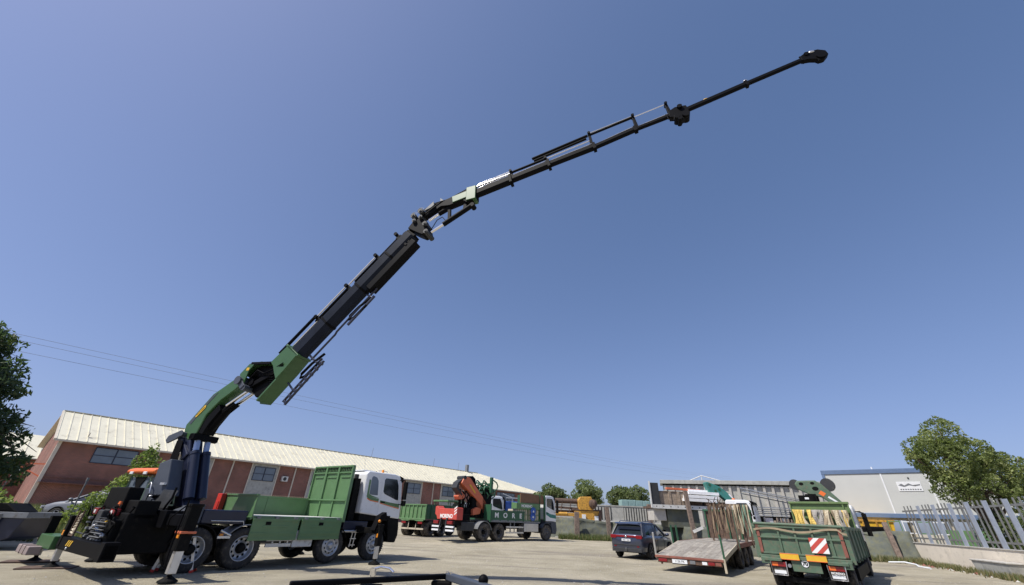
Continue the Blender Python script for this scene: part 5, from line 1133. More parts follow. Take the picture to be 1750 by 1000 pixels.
netfence([(4.6,43.0),(6.4,40.6),(9.3,40.4),(11.9,37.2),(13.3,31.9),(15.5,30.6),(17.6,30.0)],[1.75,1.75,1.6,1.55,1.5,1.5,1.5],'net_fence','long sagging grey shade net fence between the timber posts behind the suv','fence','mesh_net',1)
posts = [((6.45,39.9,0.1),2.25,0.42,(0.03,0),'short thick timber post at the left end of the net fence, nearest the lettered lorry'),
         ((9.3,40.0,0.1),2.72,0.36,(-0.1,0),'timber post in the net fence, second from the lettered lorry'),
         ((11.9,36.6,0.1),2.95,0.34,(0,0),'timber post in the net fence just above the suv roof'),
         ((13.15,31.4,0.05),3.72,0.29,(-0.22,0),'tallest leaning timber post, in front of the raised storage rack')]
for (p, zt_, wd, ln, lb) in posts:
    q = MB(); q.beam(p,(p[0]+ln[0],p[1],zt_),wd,wd*0.8,wd*0.92,wd*0.75,up=(0,1,0)); o = q.build('timber_post','sleeper',None,bevel=0.02); tag(o,lb,'post','timber posts along the net fence')
for (x,y) in ((11.55,31.3),(11.9,31.3),(14.2,30.7)):
    q = MB(); q.beam((x,y,0.1),(x-0.05,y,1.55),0.09,0.09); tag(q.build('stake','green_dark',None),('thin dark green stake, left one of the pair near the suv bonnet' if x<11.7 else 'thin dark green stake, right one of the pair near the suv bonnet') if x<13 else 'thin dark green stake right of the tallest timber post','stake','stakes by the net')
q = MB(); q.beam((12.95,31.15,1.2),(13.6,31.0,1.48),0.03,0.18); tag(q.build('plank','white_dirty',None),'short pale plank nailed across the tallest timber post','plank')
# kerb stones along the foot
rr = random.Random(4)
for k in range(12):
    x = 5.0+k*0.95; y = 41.2-0.12*k+rr.uniform(-.1,.1)
    q = MB(); q.box(-0.42,0.42,-0.14,0.14,-0.1,0.13+rr.uniform(-.03,.03)); o = q.build('kerb_stone','concrete',None,bevel=0.03,loc=(x,y-0.9,0.2),rotz=rr.uniform(-.08,.08)-0.1); tag(o,'worn pale kerb stone below the net fence, %s from the left of the row' % ORD[k],'kerb','kerb stones below the net fence')
# precast yard wall with slatted bays
WL = thing('yard_wall','long pale grey precast wall with slatted bays behind the yellow drilling rig','wall',(8.5,58,0.2))
q = MB(); q.box(-2,12.4,0,0.3,0,3.2); q.box(-2,12.4,-0.14,0.0,0.8,1.5,1); q.box(-2,12.4,-0.05,0,3.14,3.26); q.build('wall',['concrete_grey','white_dirty'],WL)
for (a,b,n_) in ((2.6,5.4,7),(7.0,11.0,12)):
    q = MB(); q.box(a,b,-0.04,0.0,1.6,3.05,1)
    for k in range(n_): q.box(a+0.05+k*(b-a)/n_, a+0.05+(k+0.55)*(b-a)/n_, -0.12,-0.04,1.55,3.0,0)
    q.build('slatted_bay',['concrete_grey','darkgrey'],WL)
for x in (-0.5,2.0,4.6,7.6,10.6):
    q = MB(); q.box(x-0.12,x+0.12,-0.22,-0.14,0,1.55); q.build('pier','concrete_grey',WL)
q = MB(); rr = random.Random(6)
for k in range(5): q.box(15.6+k*0.95,15.6+k*0.95+0.93,59.0,60.6,3.2,4.15+rr.uniform(-.05,.08))
tag(q.build('sheeted_stack','tealsheet',None,bevel=0.05),'row of teal sheeted pallets showing above the slatted yard wall','pallets')
# drilling rig
RG = thing('drilling_rig','yellow and rust drilling rig lying behind the net fence','drilling rig',(5.6,47.5,0.2))
q = MB(); q.cyl((-1.5,0,3.15),(2.2,0,3.15),0.25); q.cyl((-1.5,0,2.2),(2.2,0,2.2),0.10); q.beam((-1.5,-0.2,2.6),(2.4,-0.2,2.45),0.12,0.2); q.build('kelly_bar','rust',RG)
q = MB(); q.prism([(2.3,2.35),(2.2,3.2),(2.5,3.58),(3.6,3.62),(3.75,3.3),(3.75,2.35)],-0.7,0.5); q.build('rotary_head','yellow_rig',RG,bevel=0.05)
q = MB(); q.cyl((3.6,-0.75,2.9),(3.85,-0.75,2.9),0.45,n=20); q.lathe([(0.1,0),(0.42,0),(0.42,0.3),(0.1,0.3)],(3.72,-1.0,2.95),20); q.build('winch_drum','rust',RG)
q = MB()
for (x0,x1,z0,z1) in ((-1.6,2.3,1.75,2.05),(-1.4,1.0,1.35,1.6),(1.8,4.4,1.6,2.3),(2.4,4.3,1.35,1.6)): q.box(x0,x1,-0.6,0.3,z0,z1)
q.cyl((-1.5,-0.7,1.9),(1.0,-0.7,1.95),0.16); q.build('mast_frame','yellow_rig',RG,bevel=0.03)
q = MB(); q.box(1.6,4.6,-0.62,0.5,2.28,2.42); q.prism([(3.9,1.1),(4.5,1.2),(4.65,2.3),(4.4,2.3),(4.1,1.5)],-0.7,-0.5); q.build('top_plate','rust',RG,bevel=0.02)
for (x,z) in ((2.75,1.75),(4.05,1.65)):
    q = MB(); q.box(x-0.2,x+0.2,-0.72,-0.66,z-0.2,z+0.2); q.build('work_lamp','plate',RG,bevel=0.02)
q = MB(); q.box(-1.6,4.4,-0.4,0.4,0.3,1.3); q.build('undercarriage','black_matt',RG,bevel=0.05)
for k in range(4):
    q = MB(); q.beam((-1.4+k*0.9,-0.3,2.1),(-1.2+k*0.9,-0.3,3.0),0.07,0.07); q.build('strut','rust',RG)
# background trees
FM = ['farA','farB','farC']
def round_crown(R, H, zc, seed, n=16):
    r = random.Random(seed); out = [(0,0,zc,R*0.80,R*0.80,H*0.80),(0,0,zc-H*0.25,R*0.78,R*0.78,H*0.6)]
    for i in range(n):
        a = r.uniform(0,6.28); e = r.uniform(-0.7,1.4); q_ = R*0.70*cos(e); k = r.uniform(0.26,0.42)
        out.append((q_*cos(a), q_*sin(a), zc+H*0.70*sin(e), R*k, R*k, H*k))
    return out
tree('field_tree','round olive green tree directly behind the cab of the lettered lorry','tree',(10.3,95,0.2),5.0,0.3,round_crown(4.3,2.9,5.2,31),10000,0.23,FM,31,'round trees beyond the yard wall')
tree('field_tree','middle of the three round trees, taller and brighter, behind the yellow rig','tree',(17.4,95,0.2),5.5,0.3,round_crown(4.0,3.2,6.0,32),10000,0.23,['farA','farC','farC'],32,'round trees beyond the yard wall')
tree('field_tree','widest round tree, right of the three, behind the slatted wall','tree',(26.8,95,0.2),5.0,0.35,round_crown(4.9,3.4,5.6,33),12500,0.23,['farB','farA','farC'],33,'round trees beyond the yard wall')
# ribbed concrete shed
SH = thing('concrete_shed','long grey ribbed concrete shed with flat fascia behind the flatbed','building',(18.9,52,0.2),radians(-19))
q = MB(); q.box(0,18,0,3,0,5.55); q.build('wall','concrete_grey',SH)
q = MB(); q.box(-0.3,18.3,-0.35,3.2,5.55,5.95); q.build('fascia','concrete_grey',SH,bevel=0.02)
q = MB(); q.box(-0.05,18.0,-0.02,0.0,5.40,5.55); q.build('fascia_shadow_strip','black_matt',SH)  # black strip painted in as the shadow under the fascia
for k in range(21):
    q = MB(); q.box(0.1+k*0.86,0.34+k*0.86,-0.18,0.0,0,5.40); q.build('rib','concrete',SH)
q = MB(); q.tube([(22.0,52.5,6.1),(23.7,52.0,6.8),(26.0,51.3,6.15)],0.06); q.tube([(23.7,52.0,6.1),(23.7,52.0,6.8)],0.05)
tag(q.build('roof_frame','white_dirty',None),'white pitched wire frame standing on the ribbed shed roof','frame')
# raised rack with crates
RK = thing('storage_rack','raised white edged steel platform on blocks holding crates, behind the tallest post','rack',(10.85,32.6,0.2))
q = MB(); q.box(0,7.4,0,2.2,2.38,2.52,1); q.box(0,7.4,-0.06,0.0,2.36,2.62,0); q.build('platform',['white_dirty','rust'],RK)
q = MB()
for k in range(14): q.lathe([(0.001,0),(0.04,0)],(0.3+k*0.52,-0.063,2.5),8,0,False)
q.build('bolt_holes','black_matt',RK)
q = MB(); q.box(0.0,0.62,0.0,0.08,2.4,4.05,0); q.box(-0.07,0.0,-0.08,0.08,2.4,4.15,1); q.build('end_board',['darkgrey','white_dirty'],RK)
q = MB(); q.box(1.1,3.4,0.2,1.8,1.2,2.36); q.box(0.1,1.0,0.2,1.6,1.6,2.36,1); q.box(-0.2,1.2,0.1,1.7,0,0.9,1); q.build('support_block',['mesh_net','concrete'],RK,bevel=0.02)
def onRK(name,mb,mats,x,y,z,label,cat,group=None,bevel=0.01):
    o = mb.build(name,mats,None,bevel=bevel,loc=(10.85+x,32.6+y,0.2+z)); return tag(o,label,cat,group)
q = MB(); q.box(0,2.2,0,1.2,0.05,0.92,0)
for k in range(4): q.box(0.05+k*0.65,0.25+k*0.65,-0.05,0,0,0.95,0)
q.box(-0.05,2.25,-0.04,1.2,0.92,0.98,1)
onRK('timber_crate',q,['wood','rust'],0.65,0.2,2.55,'big weathered wooden crate at the left end of the raised rack','crate')
q = MB(); q.beam((0,0,0),(2.6,0.2,-0.05),0.3,0.14)
onRK('steel_beam',q,'orange',1.3,0.3,3.72,'orange steel beam lying on top of the wooden crate','beam')
for k,(x,y,z,L_) in enumerate(((2.35,0.1,3.0,2.4),(2.45,0.1,3.22,2.5),(2.75,0.2,3.48,2.3),(2.9,0.5,3.62,2.3))):
    q = MB(); q.beam((0,0,0),(L_,0.1,-0.04),0.7,0.19)
    onRK('wall_panel',q,'panel_white',x,y,z,'white folded panel in the stack on the rack, %s' % ['lowest','second from the bottom','third from the bottom','topmost'][k],'panel','white panels stacked on the rack')
q = MB()
for k in range(3): q.box(k*1.0,k*1.0+0.85,0,1.2,0,0.40)
onRK('dark_crates',q,'rust',3.0,0.3,2.53,'rusty low crate row under the white panels','crate')
# white lorry cabs behind the net
for (x,y,rz,lb) in ((13.9,35.6,-12,'white lorry with teal swoosh on its cab, parked under the raised rack'),):
    W1 = thing('parked_truck',lb,'truck',(x,y,0.2),radians(rz))
    cab(W1,-0.9,1.0,ztop=2.5,zbot=0.95,W=2.2,wheel_x=0.1,low=0.4,wheel_z=0.45)
    q = MB(); q.prism([(-0.75,2.0),(-0.55,1.95),(-0.45,1.45),(0.1,1.25),(0.9,1.18),(0.9,1.08),(-0.2,1.12),(-0.62,1.35)],-1.12,-1.115); q.build('swoosh','teal',W1)
    wheel(W1,0.1,-1.1,0.45,0.45,0.25,-1,'front','rim_dark'); q = MB(); q.box(-1.5,-0.95,-1,1,0.7,1.0); q.build('chassis','black_matt',W1)
W2 = thing('crane_truck','white cab lorry carrying a teal folded crane arm behind the hanging slings','crane truck',(17.2,31.9,0.1),radians(-35))
cab(W2,-1.0,0.8,ztop=3.15,zbot=1.2,W=2.3,wheel_x=0.0,low=0.5)
q = MB(); q.ball((-0.6,0.2,3.22),0.12,0.12,0.1); q.build('beacon','orange2',W2)
q = MB(); q.box(-3.5,-1.1,-0.9,0.9,0.8,1.1); q.build('chassis','black_matt',W2)
for s in (-1,1): wheel(W2,0.0,s*1.15,0.5,0.5,0.3,s,'front','rim_dark')
q = MB(); q.prism([(-2.55,4.28),(-2.40,4.36),(-1.55,4.08),(-1.05,3.70),(-0.10,2.70),(-0.35,2.55),(-1.1,3.05),(-1.6,3.5),(-1.95,3.45),(-1.75,2.6),(-2.05,2.55)],-0.25,0.25)
o = q.build('crane_arm','teal',W2,bevel=0.03); o.location=(-0.2,1.0,0); o.rotation_euler=(0,0,radians(35))
q = MB()
for (x,z,r_) in ((-2.25,4.15,0.1),(-1.6,3.85,0.11),(-1.9,3.75,0.1)): q.lathe([(0.001,0),(r_,0)],(x,-0.262,z),14,0,False)
q2 = q.build('arm_holes','green_dark',W2); q2.location=(-0.2,1.0,0); q2.rotation_euler=(0,0,radians(35))
q = MB(); q.prism([(-1.0,3.55),(-0.92,3.6),(-0.55,3.18),(-0.62,3.12)],-0.262,-0.258); q2 = q.build('lettering_strip','plate',W2); q2.location=(-0.2,1.0,0); q2.rotation_euler=(0,0,radians(35))
# lattice of pipes and lumber between the two lorries
rr = random.Random(8)
PR = thing('pipe_rack','rack of long thin steel pipes between the teal crane and dark green tipper','rack',(20.2,33.0,0.2))
for k in range(9):
    q = MB(); z = 2.2+k*0.13; q.beam((-2.2,0.15*(k%3),z+0.75 if k>4 else z),(2.4,0.15*(k%3),z+(0.05 if k>4 else 0.0)),0.06,0.06); q.build('pipe','grey' if k%2 else 'alu',PR)
q = MB(); q.box(-1.2,2.4,0.3,1.3,1.7,2.15,0); q.box(-0.9,-0.35,0.2,0.28,1.75,2.05,1); q.box(0.2,0.85,0.2,0.28,1.75,2.05,1); q.build('cross_frame',['black_matt','plate'],PR)
for x in (-1.1,0.6,2.3):
    q = MB(); q.box(x,x+0.1,0,0.1,0,3.2); q.build('upright','grey',PR)
q = MB(); q.box(0,0.7,0,0.5,0,0.55); tag(q.build('red_box','red_body',None,bevel=0.02,loc=(18.9,32.2,1.2)),'small faded red box below the pipe rack','box')
q = MB(); q.box(0,0.9,0,0.5,0,0.6); tag(q.build('green_box','green_mid',None,bevel=0.02,loc=(19.8,32.2,1.2)),'small green box beside the red one below the pipe rack','box')
q = MB(); q.prism([(0,0),(0.75,0.05),(0.85,0.95),(0.02,0.9)],0,0.6); tag(q.build('waste_bin','green_dark',None,bevel=0.03,loc=(15.7,35.2,0.6),rotz=-0.1),'dark green bin standing left of the hanging brown slings','bin')

# ================================================================ FLATBED
FB = thing('flatbed_truck','old flatbed with grey plank beavertail deck and rusty red rear beam, next to the suv','flatbed',(7.3,18.45,0),radians(53.1))
def deckz(x): return 0.50+(0.93-0.50)*min(1,x/3.3)+max(0,(x-3.3))*0.010
rr = random.Random(12)
q = MB()
for k in range(15):   # ramp planks lie lengthways, the level deck's as well
    y0 = -1.22+k*0.163; y1 = y0+0.158
    xs = [0.03,1.1,2.2,3.3,5.2,7.2,9.3]
    for a,b in zip(xs[:-1],xs[1:]):
        za, zb = deckz(a)+rr.uniform(-.004,.004), deckz(b)+rr.uniform(-.004,.004)
        q.add([(a+.004,y0,za-.04),(b,y0,zb-.04),(b,y1,zb-.04),(a+.004,y1,za-.04),(a+.004,y0,za),(b,y0,zb),(b,y1,zb),(a+.004,y1,za)],[(0,3,2,1),(4,5,6,7),(0,1,5,4),(1,2,6,5),(2,3,7,6),(3,0,4,7)],rr.choice((0,0,1,2)))
M['plankA'] = mat('grey_plank_a',(0.30,0.275,0.235),0.9,var=0.2,scale=5,bump=0.5,bscale=30,dirt=(0.16,0.12,0.09),dirt_amt=0.3)
M['plankB'] = mat('grey_plank_b',(0.36,0.33,0.28),0.9,var=0.2,scale=5,bump=0.5,bscale=30,dirt=(0.18,0.13,0.09),dirt_amt=0.35)
M['plankC'] = mat('grey_plank_c',(0.26,0.235,0.20),0.9,var=0.2,scale=5,bump=0.5,bscale=30,dirt=(0.14,0.10,0.07),dirt_amt=0.3)
q.build('deck',['plankA','plankB','plankC'],FB)
q = MB()
for s in (-1,1):
    q.add([(0,s*1.26,0.36),(3.3,s*1.26,0.78),(3.3,s*1.22,0.78),(0,s*1.22,0.36),(0,s*1.26,0.51),(3.3,s*1.26,0.94),(3.3,s*1.22,0.94),(0,s*1.22,0.51)],[(0,3,2,1),(4,5,6,7),(0,1,5,4),(1,2,6,5),(2,3,7,6),(3,0,4,7)],0)
    q.add([(3.3,s*1.26,0.76),(9.3,s*1.26,0.82),(9.3,s*1.22,0.82),(3.3,s*1.22,0.76),(3.3,s*1.26,0.94),(9.3,s*1.26,1.0),(9.3,s*1.22,1.0),(3.3,s*1.22,0.94)],[(0,3,2,1),(4,5,6,7),(0,1,5,4),(1,2,6,5),(2,3,7,6),(3,0,4,7)],1)
q.build('side_rail',['beige','rustred'],FB,bevel=0.006)
q = MB(); q.box(-0.07,0.03,-1.28,1.28,0.42,0.50,1); q.box(-0.03,0.03,-1.2,1.2,0.26,0.42,0); q.build('rear_beam',['rust','rustred'],FB,bevel=0.01)
for (y0,y1,mt,nm) in ((-1.18,-0.98,'rustred','tail_light'),(-0.95,-0.72,'red_lamp','tail_light'),(0.82,1.15,'red_lamp','tail_light')):
    q = MB(); q.box(-0.06,-0.03,y0,y1,0.29,0.39); q.build(nm,mt,FB,bevel=0.008)
q = MB(); q.box(-0.05,-0.035,0.05,0.62,0.27,0.40); p_ = q.build('number_plate','plate',FB); text('plate_text','1126 FK',0.11,'black_matt',p_,(-0.052,0.335,0.335),R_REAR,0.001)
q = MB(); q.box(-0.05,-0.035,-0.25,-0.05,0.28,0.40,0); q.box(-0.045,-0.03,-0.68,-0.5,0.29,0.39,1); q.build('rear_fittings',['grey','plate'],FB,bevel=0.004)
q = MB(); q.beam((-0.03,-1.30,0.52),(0.0,-1.30,0.08),0.08,0.06); q.build('rear_leg','beige',FB,bevel=0.006,label='pale steel prop at the near right corner')
q = MB(); q.prism([(0.0,0.42),(0.12,0.42),(0.03,0.2),(-0.02,0.2)],1.02,1.08); q.build('rear_leg','rust',FB)
for (x,h_,mt) in ((0.05,0.72,'green_dark'),(3.3,1.35,'rust'),(3.55,1.35,'green_old'),(7.4,0.9,'rust')):
    q = MB(); q.beam((x,-1.30,0.35 if x<1 else 0.7),(x-0.06,-1.30,(0.5 if x<1 else 0.93)+h_),0.06,0.07); q.build('stake',mt,FB,bevel=0.006)
q = MB(); q.beam((0.15,1.30,0.4),(0.05,1.30,1.28),0.06,0.07); q.build('stake','alu',FB,bevel=0.006)
q = MB(); q.box(0.4,11,-0.45,-0.3,0.28,0.55); q.box(0.4,11,0.3,0.45,0.28,0.55); q.box(3.3,11,-0.5,0.5,0.5,0.8); q.box(0.5,1.8,-0.8,0.8,0.2,0.34); q.build('chassis','black_matt',FB,bevel=0.02)
for x in (4.1,5.45,6.8):
    for s in (-1,1): wheel(FB,x,s*1.22,0.42,0.42,0.25,s,'rear','rim_dark',dual=True,rubber='rubber_dusty')
q = MB(); q.box(9.3,9.36,-1.25,1.25,0.95,2.35,0)
for y in (-1.2,-0.6,0.0,0.6,1.15): q.box(9.22,9.30,y,y+0.07,0.95,2.4,1)
q.box(9.2,9.32,-1.28,1.28,2.34,2.44,1); q.build('headboard',['rust','green_dark'],FB)
q = MB(); q.box(5.9,6.05,-1.28,0.35,1.0,1.06,0); q.box(5.85,6.1,-1.3,-1.2,0.95,2.60,1); q.box(5.9,6.02,0.18,0.26,0.95,2.60,1); q.box(5.88,6.04,-1.30,0.28,2.52,2.60,1); q.build('sling_rail',['tarsleeper','rust'],FB)
def sling(name, x, y, ztop, zbot, wd, mt, fr, label, group, seed, sway=0.04, loop=True):
    r = random.Random(seed); n = 12; q = MB()
    for side in (-1, 1):
        vs = []
        for i in range(n+1):
            t = i/n; z = ztop+(zbot-ztop)*t; dx = side*0.03*(sin(pi*min(1,t*1.02))**0.5 if 0 < t < 1 else 0)+sway*sin(t*4+seed)*t*0.6; dy = sway*(sin(t*5+seed*1.7))*t
            tw = 0.5*sin(t*6+seed*2.1); ww = wd*0.5*(0.65+0.35*cos(t*7+seed))
            for e in (-1, 1): vs.append((x+dx+e*ww*sin(tw), y+dy+e*ww*cos(tw), z))
        vs += [(a+0.012,b,c) for a,b,c in vs]; m_ = 2*(n+1)
        fs = [(i*2,i*2+1,i*2+3,i*2+2) for i in range(n)]+[(m_+i*2,m_+i*2+2,m_+i*2+3,m_+i*2+1) for i in range(n)]+[(i*2,i*2+2,m_+i*2+2,m_+i*2) for i in range(n)]+[(i*2+1,m_+i*2+1,m_+i*2+3,i*2+3) for i in range(n)]+[(0,m_,m_+1,1),(2*n,2*n+1,m_+2*n+1,m_+2*n)]
        q.add(vs, fs, 0)
    o = q.build(name, mt, None); o.matrix_world = fr.matrix_basis.copy(); tag(o, label, 'sling', group); return o
rr = random.Random(22)
for k in range(20):
    y = 0.14-k*0.052; sling('lifting_sling',5.86-0.06*(k%3),y,2.58+rr.uniform(-.04,.03),1.22+rr.uniform(-.1,.25),0.07,'strap_dark' if k%4 else 'rust',FB,'dark brown sling among the tangle hanging left on the flatbed rail','slings hanging over the flatbed',k)
cols = ['strap_cream','tanstrap','strap_cream','tanstrap','strap_dark','strap_cream','tanstrap','strap_green','tanstrap','strap_green','tanstrap','strap_cream']
LBL = {'strap_cream':'cream','tanstrap':'tan','strap_dark':'brown','strap_green':'faded green'}
for k,cn in enumerate(cols):
    y = -0.90-k*0.062+0.02; sling('lifting_sling',5.84-0.07*(k%2),y if k<7 else y-0.05,2.57,1.15+rr.uniform(-.1,.4),0.085,cn,FB,('%s webbing sling on the flatbed rail, %s %s one from the left' % (LBL[cn], ORD[cols[:k].count(cn)], LBL[cn])) if cn!='strap_dark' else 'single brown webbing sling among the pale ones on the flatbed rail','slings hanging over the flatbed',40+k)
q = MB(); 
for k in range(14):
    a = (5.8+rr.uniform(-.1,.1), rr.uniform(-0.75,0.15), 2.3+rr.uniform(-.1,.2)); q.tube([a,(a[0],a[1]+rr.uniform(-.2,.2),a[2]+0.2),(a[0],a[1]+rr.uniform(-.3,.3),a[2]+rr.uniform(.2,.5))],0.018,5)
o = q.build('wire_tangle','rust',None); o.matrix_world = FB.matrix_basis.copy(); tag(o,'tangle of rusty wire ends sticking up above the brown slings','wire')

# ================================================================ GREEN TIPPER (right)
TP = thing('tipper_truck','old dark green tipper lorry seen from behind with striped board on its tailgate','tipper truck',(9.4,14.6,0),radians(48.6))
q = MB(); q.box(0,0.05,-1.16,1.16,0.86,1.68,0)
for z in (0.88,1.32,1.62): q.box(-0.05,0.0,-1.16,1.16,z,z+0.05,0)
for y in (-0.86,-0.42,0.04,0.50): q.box(-0.045,0.0,y,y+0.06,0.90,1.66,0)
q.box(-0.05,0.06,-1.16,-1.07,0.88,1.70,1); q.box(-0.05,0.06,1.07,1.16,0.88,1.72,1)
q.build('tailgate',['green_old','rustred'],TP,bevel=0.008)
q = MB(); q.cyl((-0.03,-1.2,1.70),(-0.03,1.2,1.73),0.045,n=10); q.build('top_bar','green_old',TP)
q = MB()
for i in range(24):
    t0, t1 = i/24, (i+1)/24
    def zz(t): return 1.52+0.05*sin(t*9)-0.06*(t>0.93)*1.5+0.03*t
    y0, y1 = 1.22-2.5*t0, 1.22-2.5*t1
    q.add([(-0.075,y0,zz(t0)),(-0.075,y1,zz(t1)),(-0.075,y1,zz(t1)+0.055),(-0.075,y0,zz(t0)+0.055),(-0.055,y0,zz(t0)),(-0.055,y1,zz(t1)),(-0.055,y1,zz(t1)+0.055),(-0.055,y0,zz(t0)+0.055)],[(0,1,2,3),(4,7,6,5),(0,4,5,1),(3,2,6,7)])
tag_o = q.build('ratchet_strap','tanstrap',None); tag_o.matrix_world = TP.matrix_basis.copy(); tag(tag_o,'tan webbing strap slung across the tipper tailgate','strap')
q = MB(); q.box(0.0,6.4,-1.24,-1.17,0.80,1.64,0); q.box(0.0,6.4,1.17,1.24,0.80,1.64,0)
for x in (0.0,1.3,2.6,3.9,5.2,6.3):
    for s in (-1,1): q.box(x,x+0.1,s*1.26-0.03,s*1.26+0.03,0.75,1.70,0)
for s in (-1,1): q.box(-0.02,6.4,s*1.22-0.05,s*1.22+0.05,1.62,1.72,0)
q.build('side_board','green_old',TP,bevel=0.006)
q = MB(); q.box(-0.08,0.02,-1.2,1.2,0.76,0.86,0)
for y in (-0.85,0.85): q.box(-0.16,-0.05,y-0.25,y+0.25,0.70,0.78,0); q.box(-0.12,0.0,y*1.25-0.12,y*1.25+0.12,0.62,0.80,0)
q.box(0.05,6.3,-1.1,1.1,0.74,0.82,1); q.build('body_frame',['green_old','black_matt'],TP,bevel=0.01)
# warning board
q = MB(); q.box(-0.10,-0.075,-0.72,-0.27,0.98,1.38,0); wb_ = q.build('hazard_board','paint_w',TP,bevel=0.004)
def clipstripe(c0, c1):
    """diagonal band of the square board: points with c0 < u+v < c1, u,v in 0..1"""
    sq = [(0,0),(1,0),(1,1),(0,1)]
    def cl(poly, f):
        o = []
        for i in range(len(poly)):
            a, b = poly[i], poly[(i+1)%len(poly)]; fa, fb = f(a), f(b)
            if fa >= 0: o.append(a)
            if fa*fb < 0: t = fa/(fa-fb); o.append((a[0]+(b[0]-a[0])*t, a[1]+(b[1]-a[1])*t))
        return o
    p = cl(sq, lambda a: a[0]+a[1]-c0); return cl(p, lambda a: c1-a[0]-a[1])
q = MB()
for c0,c1 in ((0.0,0.30),(0.62,0.95),(1.27,1.6)):
    p = clipstripe(c0,c1)
    # u runs to the left (+y), v downwards from the top: red at the top left
    q.add([(-0.1025,-0.27-u*0.45,0.98+v*0.40) if False else (-0.1025,-0.27-u*0.45,1.38-v*0.40) for u,v in p],[tuple(range(len(p)))])
q.build('red_stripes','red_body',wb_,recalc=False)
for (a,b) in ((0.62,0.11),(-0.08,-0.60)):
    q = MB(); q.box(-0.13,-0.09,b,a,0.76,0.92,0); q.box(-0.132,-0.125,b,a,0.755,0.775,1); q.box(-0.132,-0.125,b,a,0.905,0.925,1); q.build('marker_board',['yellow','orange2'],TP,bevel=0.003)
q = MB(); q.box(-0.06,-0.02,-0.40,0.36,0.46,0.76); q.build('centre_plate','green_old',TP,bevel=0.005)
q = MB(); q.lathe([(0.001,0),(0.10,0)],(0,0,0),24); o = q.build('speed_sign','plate',TP); o.location=(-0.066,0.0,0.68); o.rotation_euler=(0,0,-pi/2)
q = MB(); q.lathe([(0.092,0),(0.103,0)],(0,0,0),24); o = q.build('speed_sign_ring','black_matt',TP); o.location=(-0.068,0.0,0.68); o.rotation_euler=(0,0,-pi/2)
text('lettering','70',0.14,'black_matt',TP,(-0.070,0,0.68),R_REAR,0.001,0.006)
for (yc,ins) in ((0.72,'left'),(-0.77,'right')):
    q = MB(); q.box(-0.10,-0.04,yc-0.20,yc+0.20,0.56,0.68,0); q.box(-0.102,-0.095,yc+0.02,yc+0.18,0.57,0.67,1); L_ = q.build('tail_light',['red_lamp','orange2'],TP,bevel=0.01)
    q = MB(); q.box(-0.06,-0.04,yc-0.20,yc+0.20,0.34,0.55,0); q.build('mud_flap','rubber_dusty',TP)
    q = MB(); q.box(-0.075,-0.06,yc-0.16,yc+0.16,0.37,0.46,0); q.build('number_plate','plate',TP,bevel=0.003)
    q = MB(); q.tube([(-0.12,yc-0.22,0.70),(-0.13,yc-0.20,0.34),(-0.13,yc+0.20,0.34),(-0.12,yc+0.22,0.70)],0.014); q.build('lamp_guard','alu',TP)
text('lettering','MORENO',0.075,'paint_w',TP,(-0.108,-0.77,0.505),R_REAR,0.001,0.002)
q = MB(); q.cyl((-0.14,0.42,0.60),(-0.04,0.42,0.60),0.05); q.build('round_lamp','grey',TP)
q = MB(); q.box(0.1,7.0,-0.45,-0.3,0.35,0.7); q.box(0.1,7.0,0.3,0.45,0.35,0.7); q.box(0.1,0.25,-0.9,0.9,0.15,0.30); q.box(0.6,6,-1.0,1.0,0.4,0.74); q.build('chassis','black_matt',TP,bevel=0.02)
for x in (1.1,2.4):
    for s in (-1,1): wheel(TP,x,s*1.12,0.30,0.45,0.26,s,'rear','rim_dark',dual=True,rubber='rubber_dusty')
for s in (-1,1): wheel(TP,8.1,s*1.12,0.45,0.45,0.28,s,'front','rim_dark')
for s in (-1,1):
    q = MB(); q.box(0.9,5.5,min(s*1.05,s*1.2),max(s*1.05,s*1.2),0.30,0.62); q.build('side_skirt','black_matt',TP,bevel=0.02)
# load inside
vs = []; nx_, ny_ = 14, 10
for i in range(nx_+1):
    for j in range(ny_+1):
        x = 0.1+i*6.2/nx_; y = -1.15+j*2.3/ny_; vs.append((x,y,1.45+0.18*noise.noise(Vector((x*0.8,y*1.3,2)))+0.14*(1-abs(y))*(1-abs(x-2.5)/4)))
q = MB(); q.add(vs,[(i*(ny_+1)+j,i*(ny_+1)+j+1,(i+1)*(ny_+1)+j+1,(i+1)*(ny_+1)+j) for i in range(nx_) for j in range(ny_)],0,True); o = q.build('tarpaulin','strap_grey',None); o.matrix_world=TP.matrix_basis.copy(); tag(o,'crumpled grey tarpaulin lying over the load in the dark green tipper','tarpaulin')
q = MB(); q.box(2.4,6.3,0.95,1.02,1.6,1.85,0)
for k in range(5): q.box(2.6+k*0.75,2.85+k*0.75,0.92,0.95,1.4,1.95,0)
o = q.build('timber_boards','wood',None,bevel=0.01); o.matrix_world=TP.matrix_basis.copy(); tag(o,'brown boards propped inside the left side of the dark green tipper','boards')
hb = MB(); hb.box(6.5,6.57,-1.16,0.98,1.15,2.66,0)
hb.box(6.42,6.6,-1.18,1.0,2.60,2.68,0)
for y in (-1.16,-0.98,0.93): hb.box(6.44,6.5,y,y+0.05,1.15,2.64,0)
hb.build('headboard','green_olive',TP,bevel=0.008)
q = MB(); q.box(6.36,6.42,-1.1,0.92,2.33,2.39); q.build('sling_rail','green_olive',TP)
rr = random.Random(31)
sc_ = [('strap_yellow',[0.86,0.80,0.74,0.66,0.60,0.30,0.24,-0.86,-0.90]),('strap_cream',[0.52,-0.32,-0.36,-0.62,-0.68,-0.95]),('strap_grey',[0.16,0.10,0.04,-0.04,-0.10,-0.16,-0.74,-0.80]),('tanstrap',[0.20,-0.24,-0.40,-0.56,-0.71,-0.99])]
NM = {'strap_yellow':'yellow','strap_cream':'cream','strap_grey':'grey','tanstrap':'tan'}
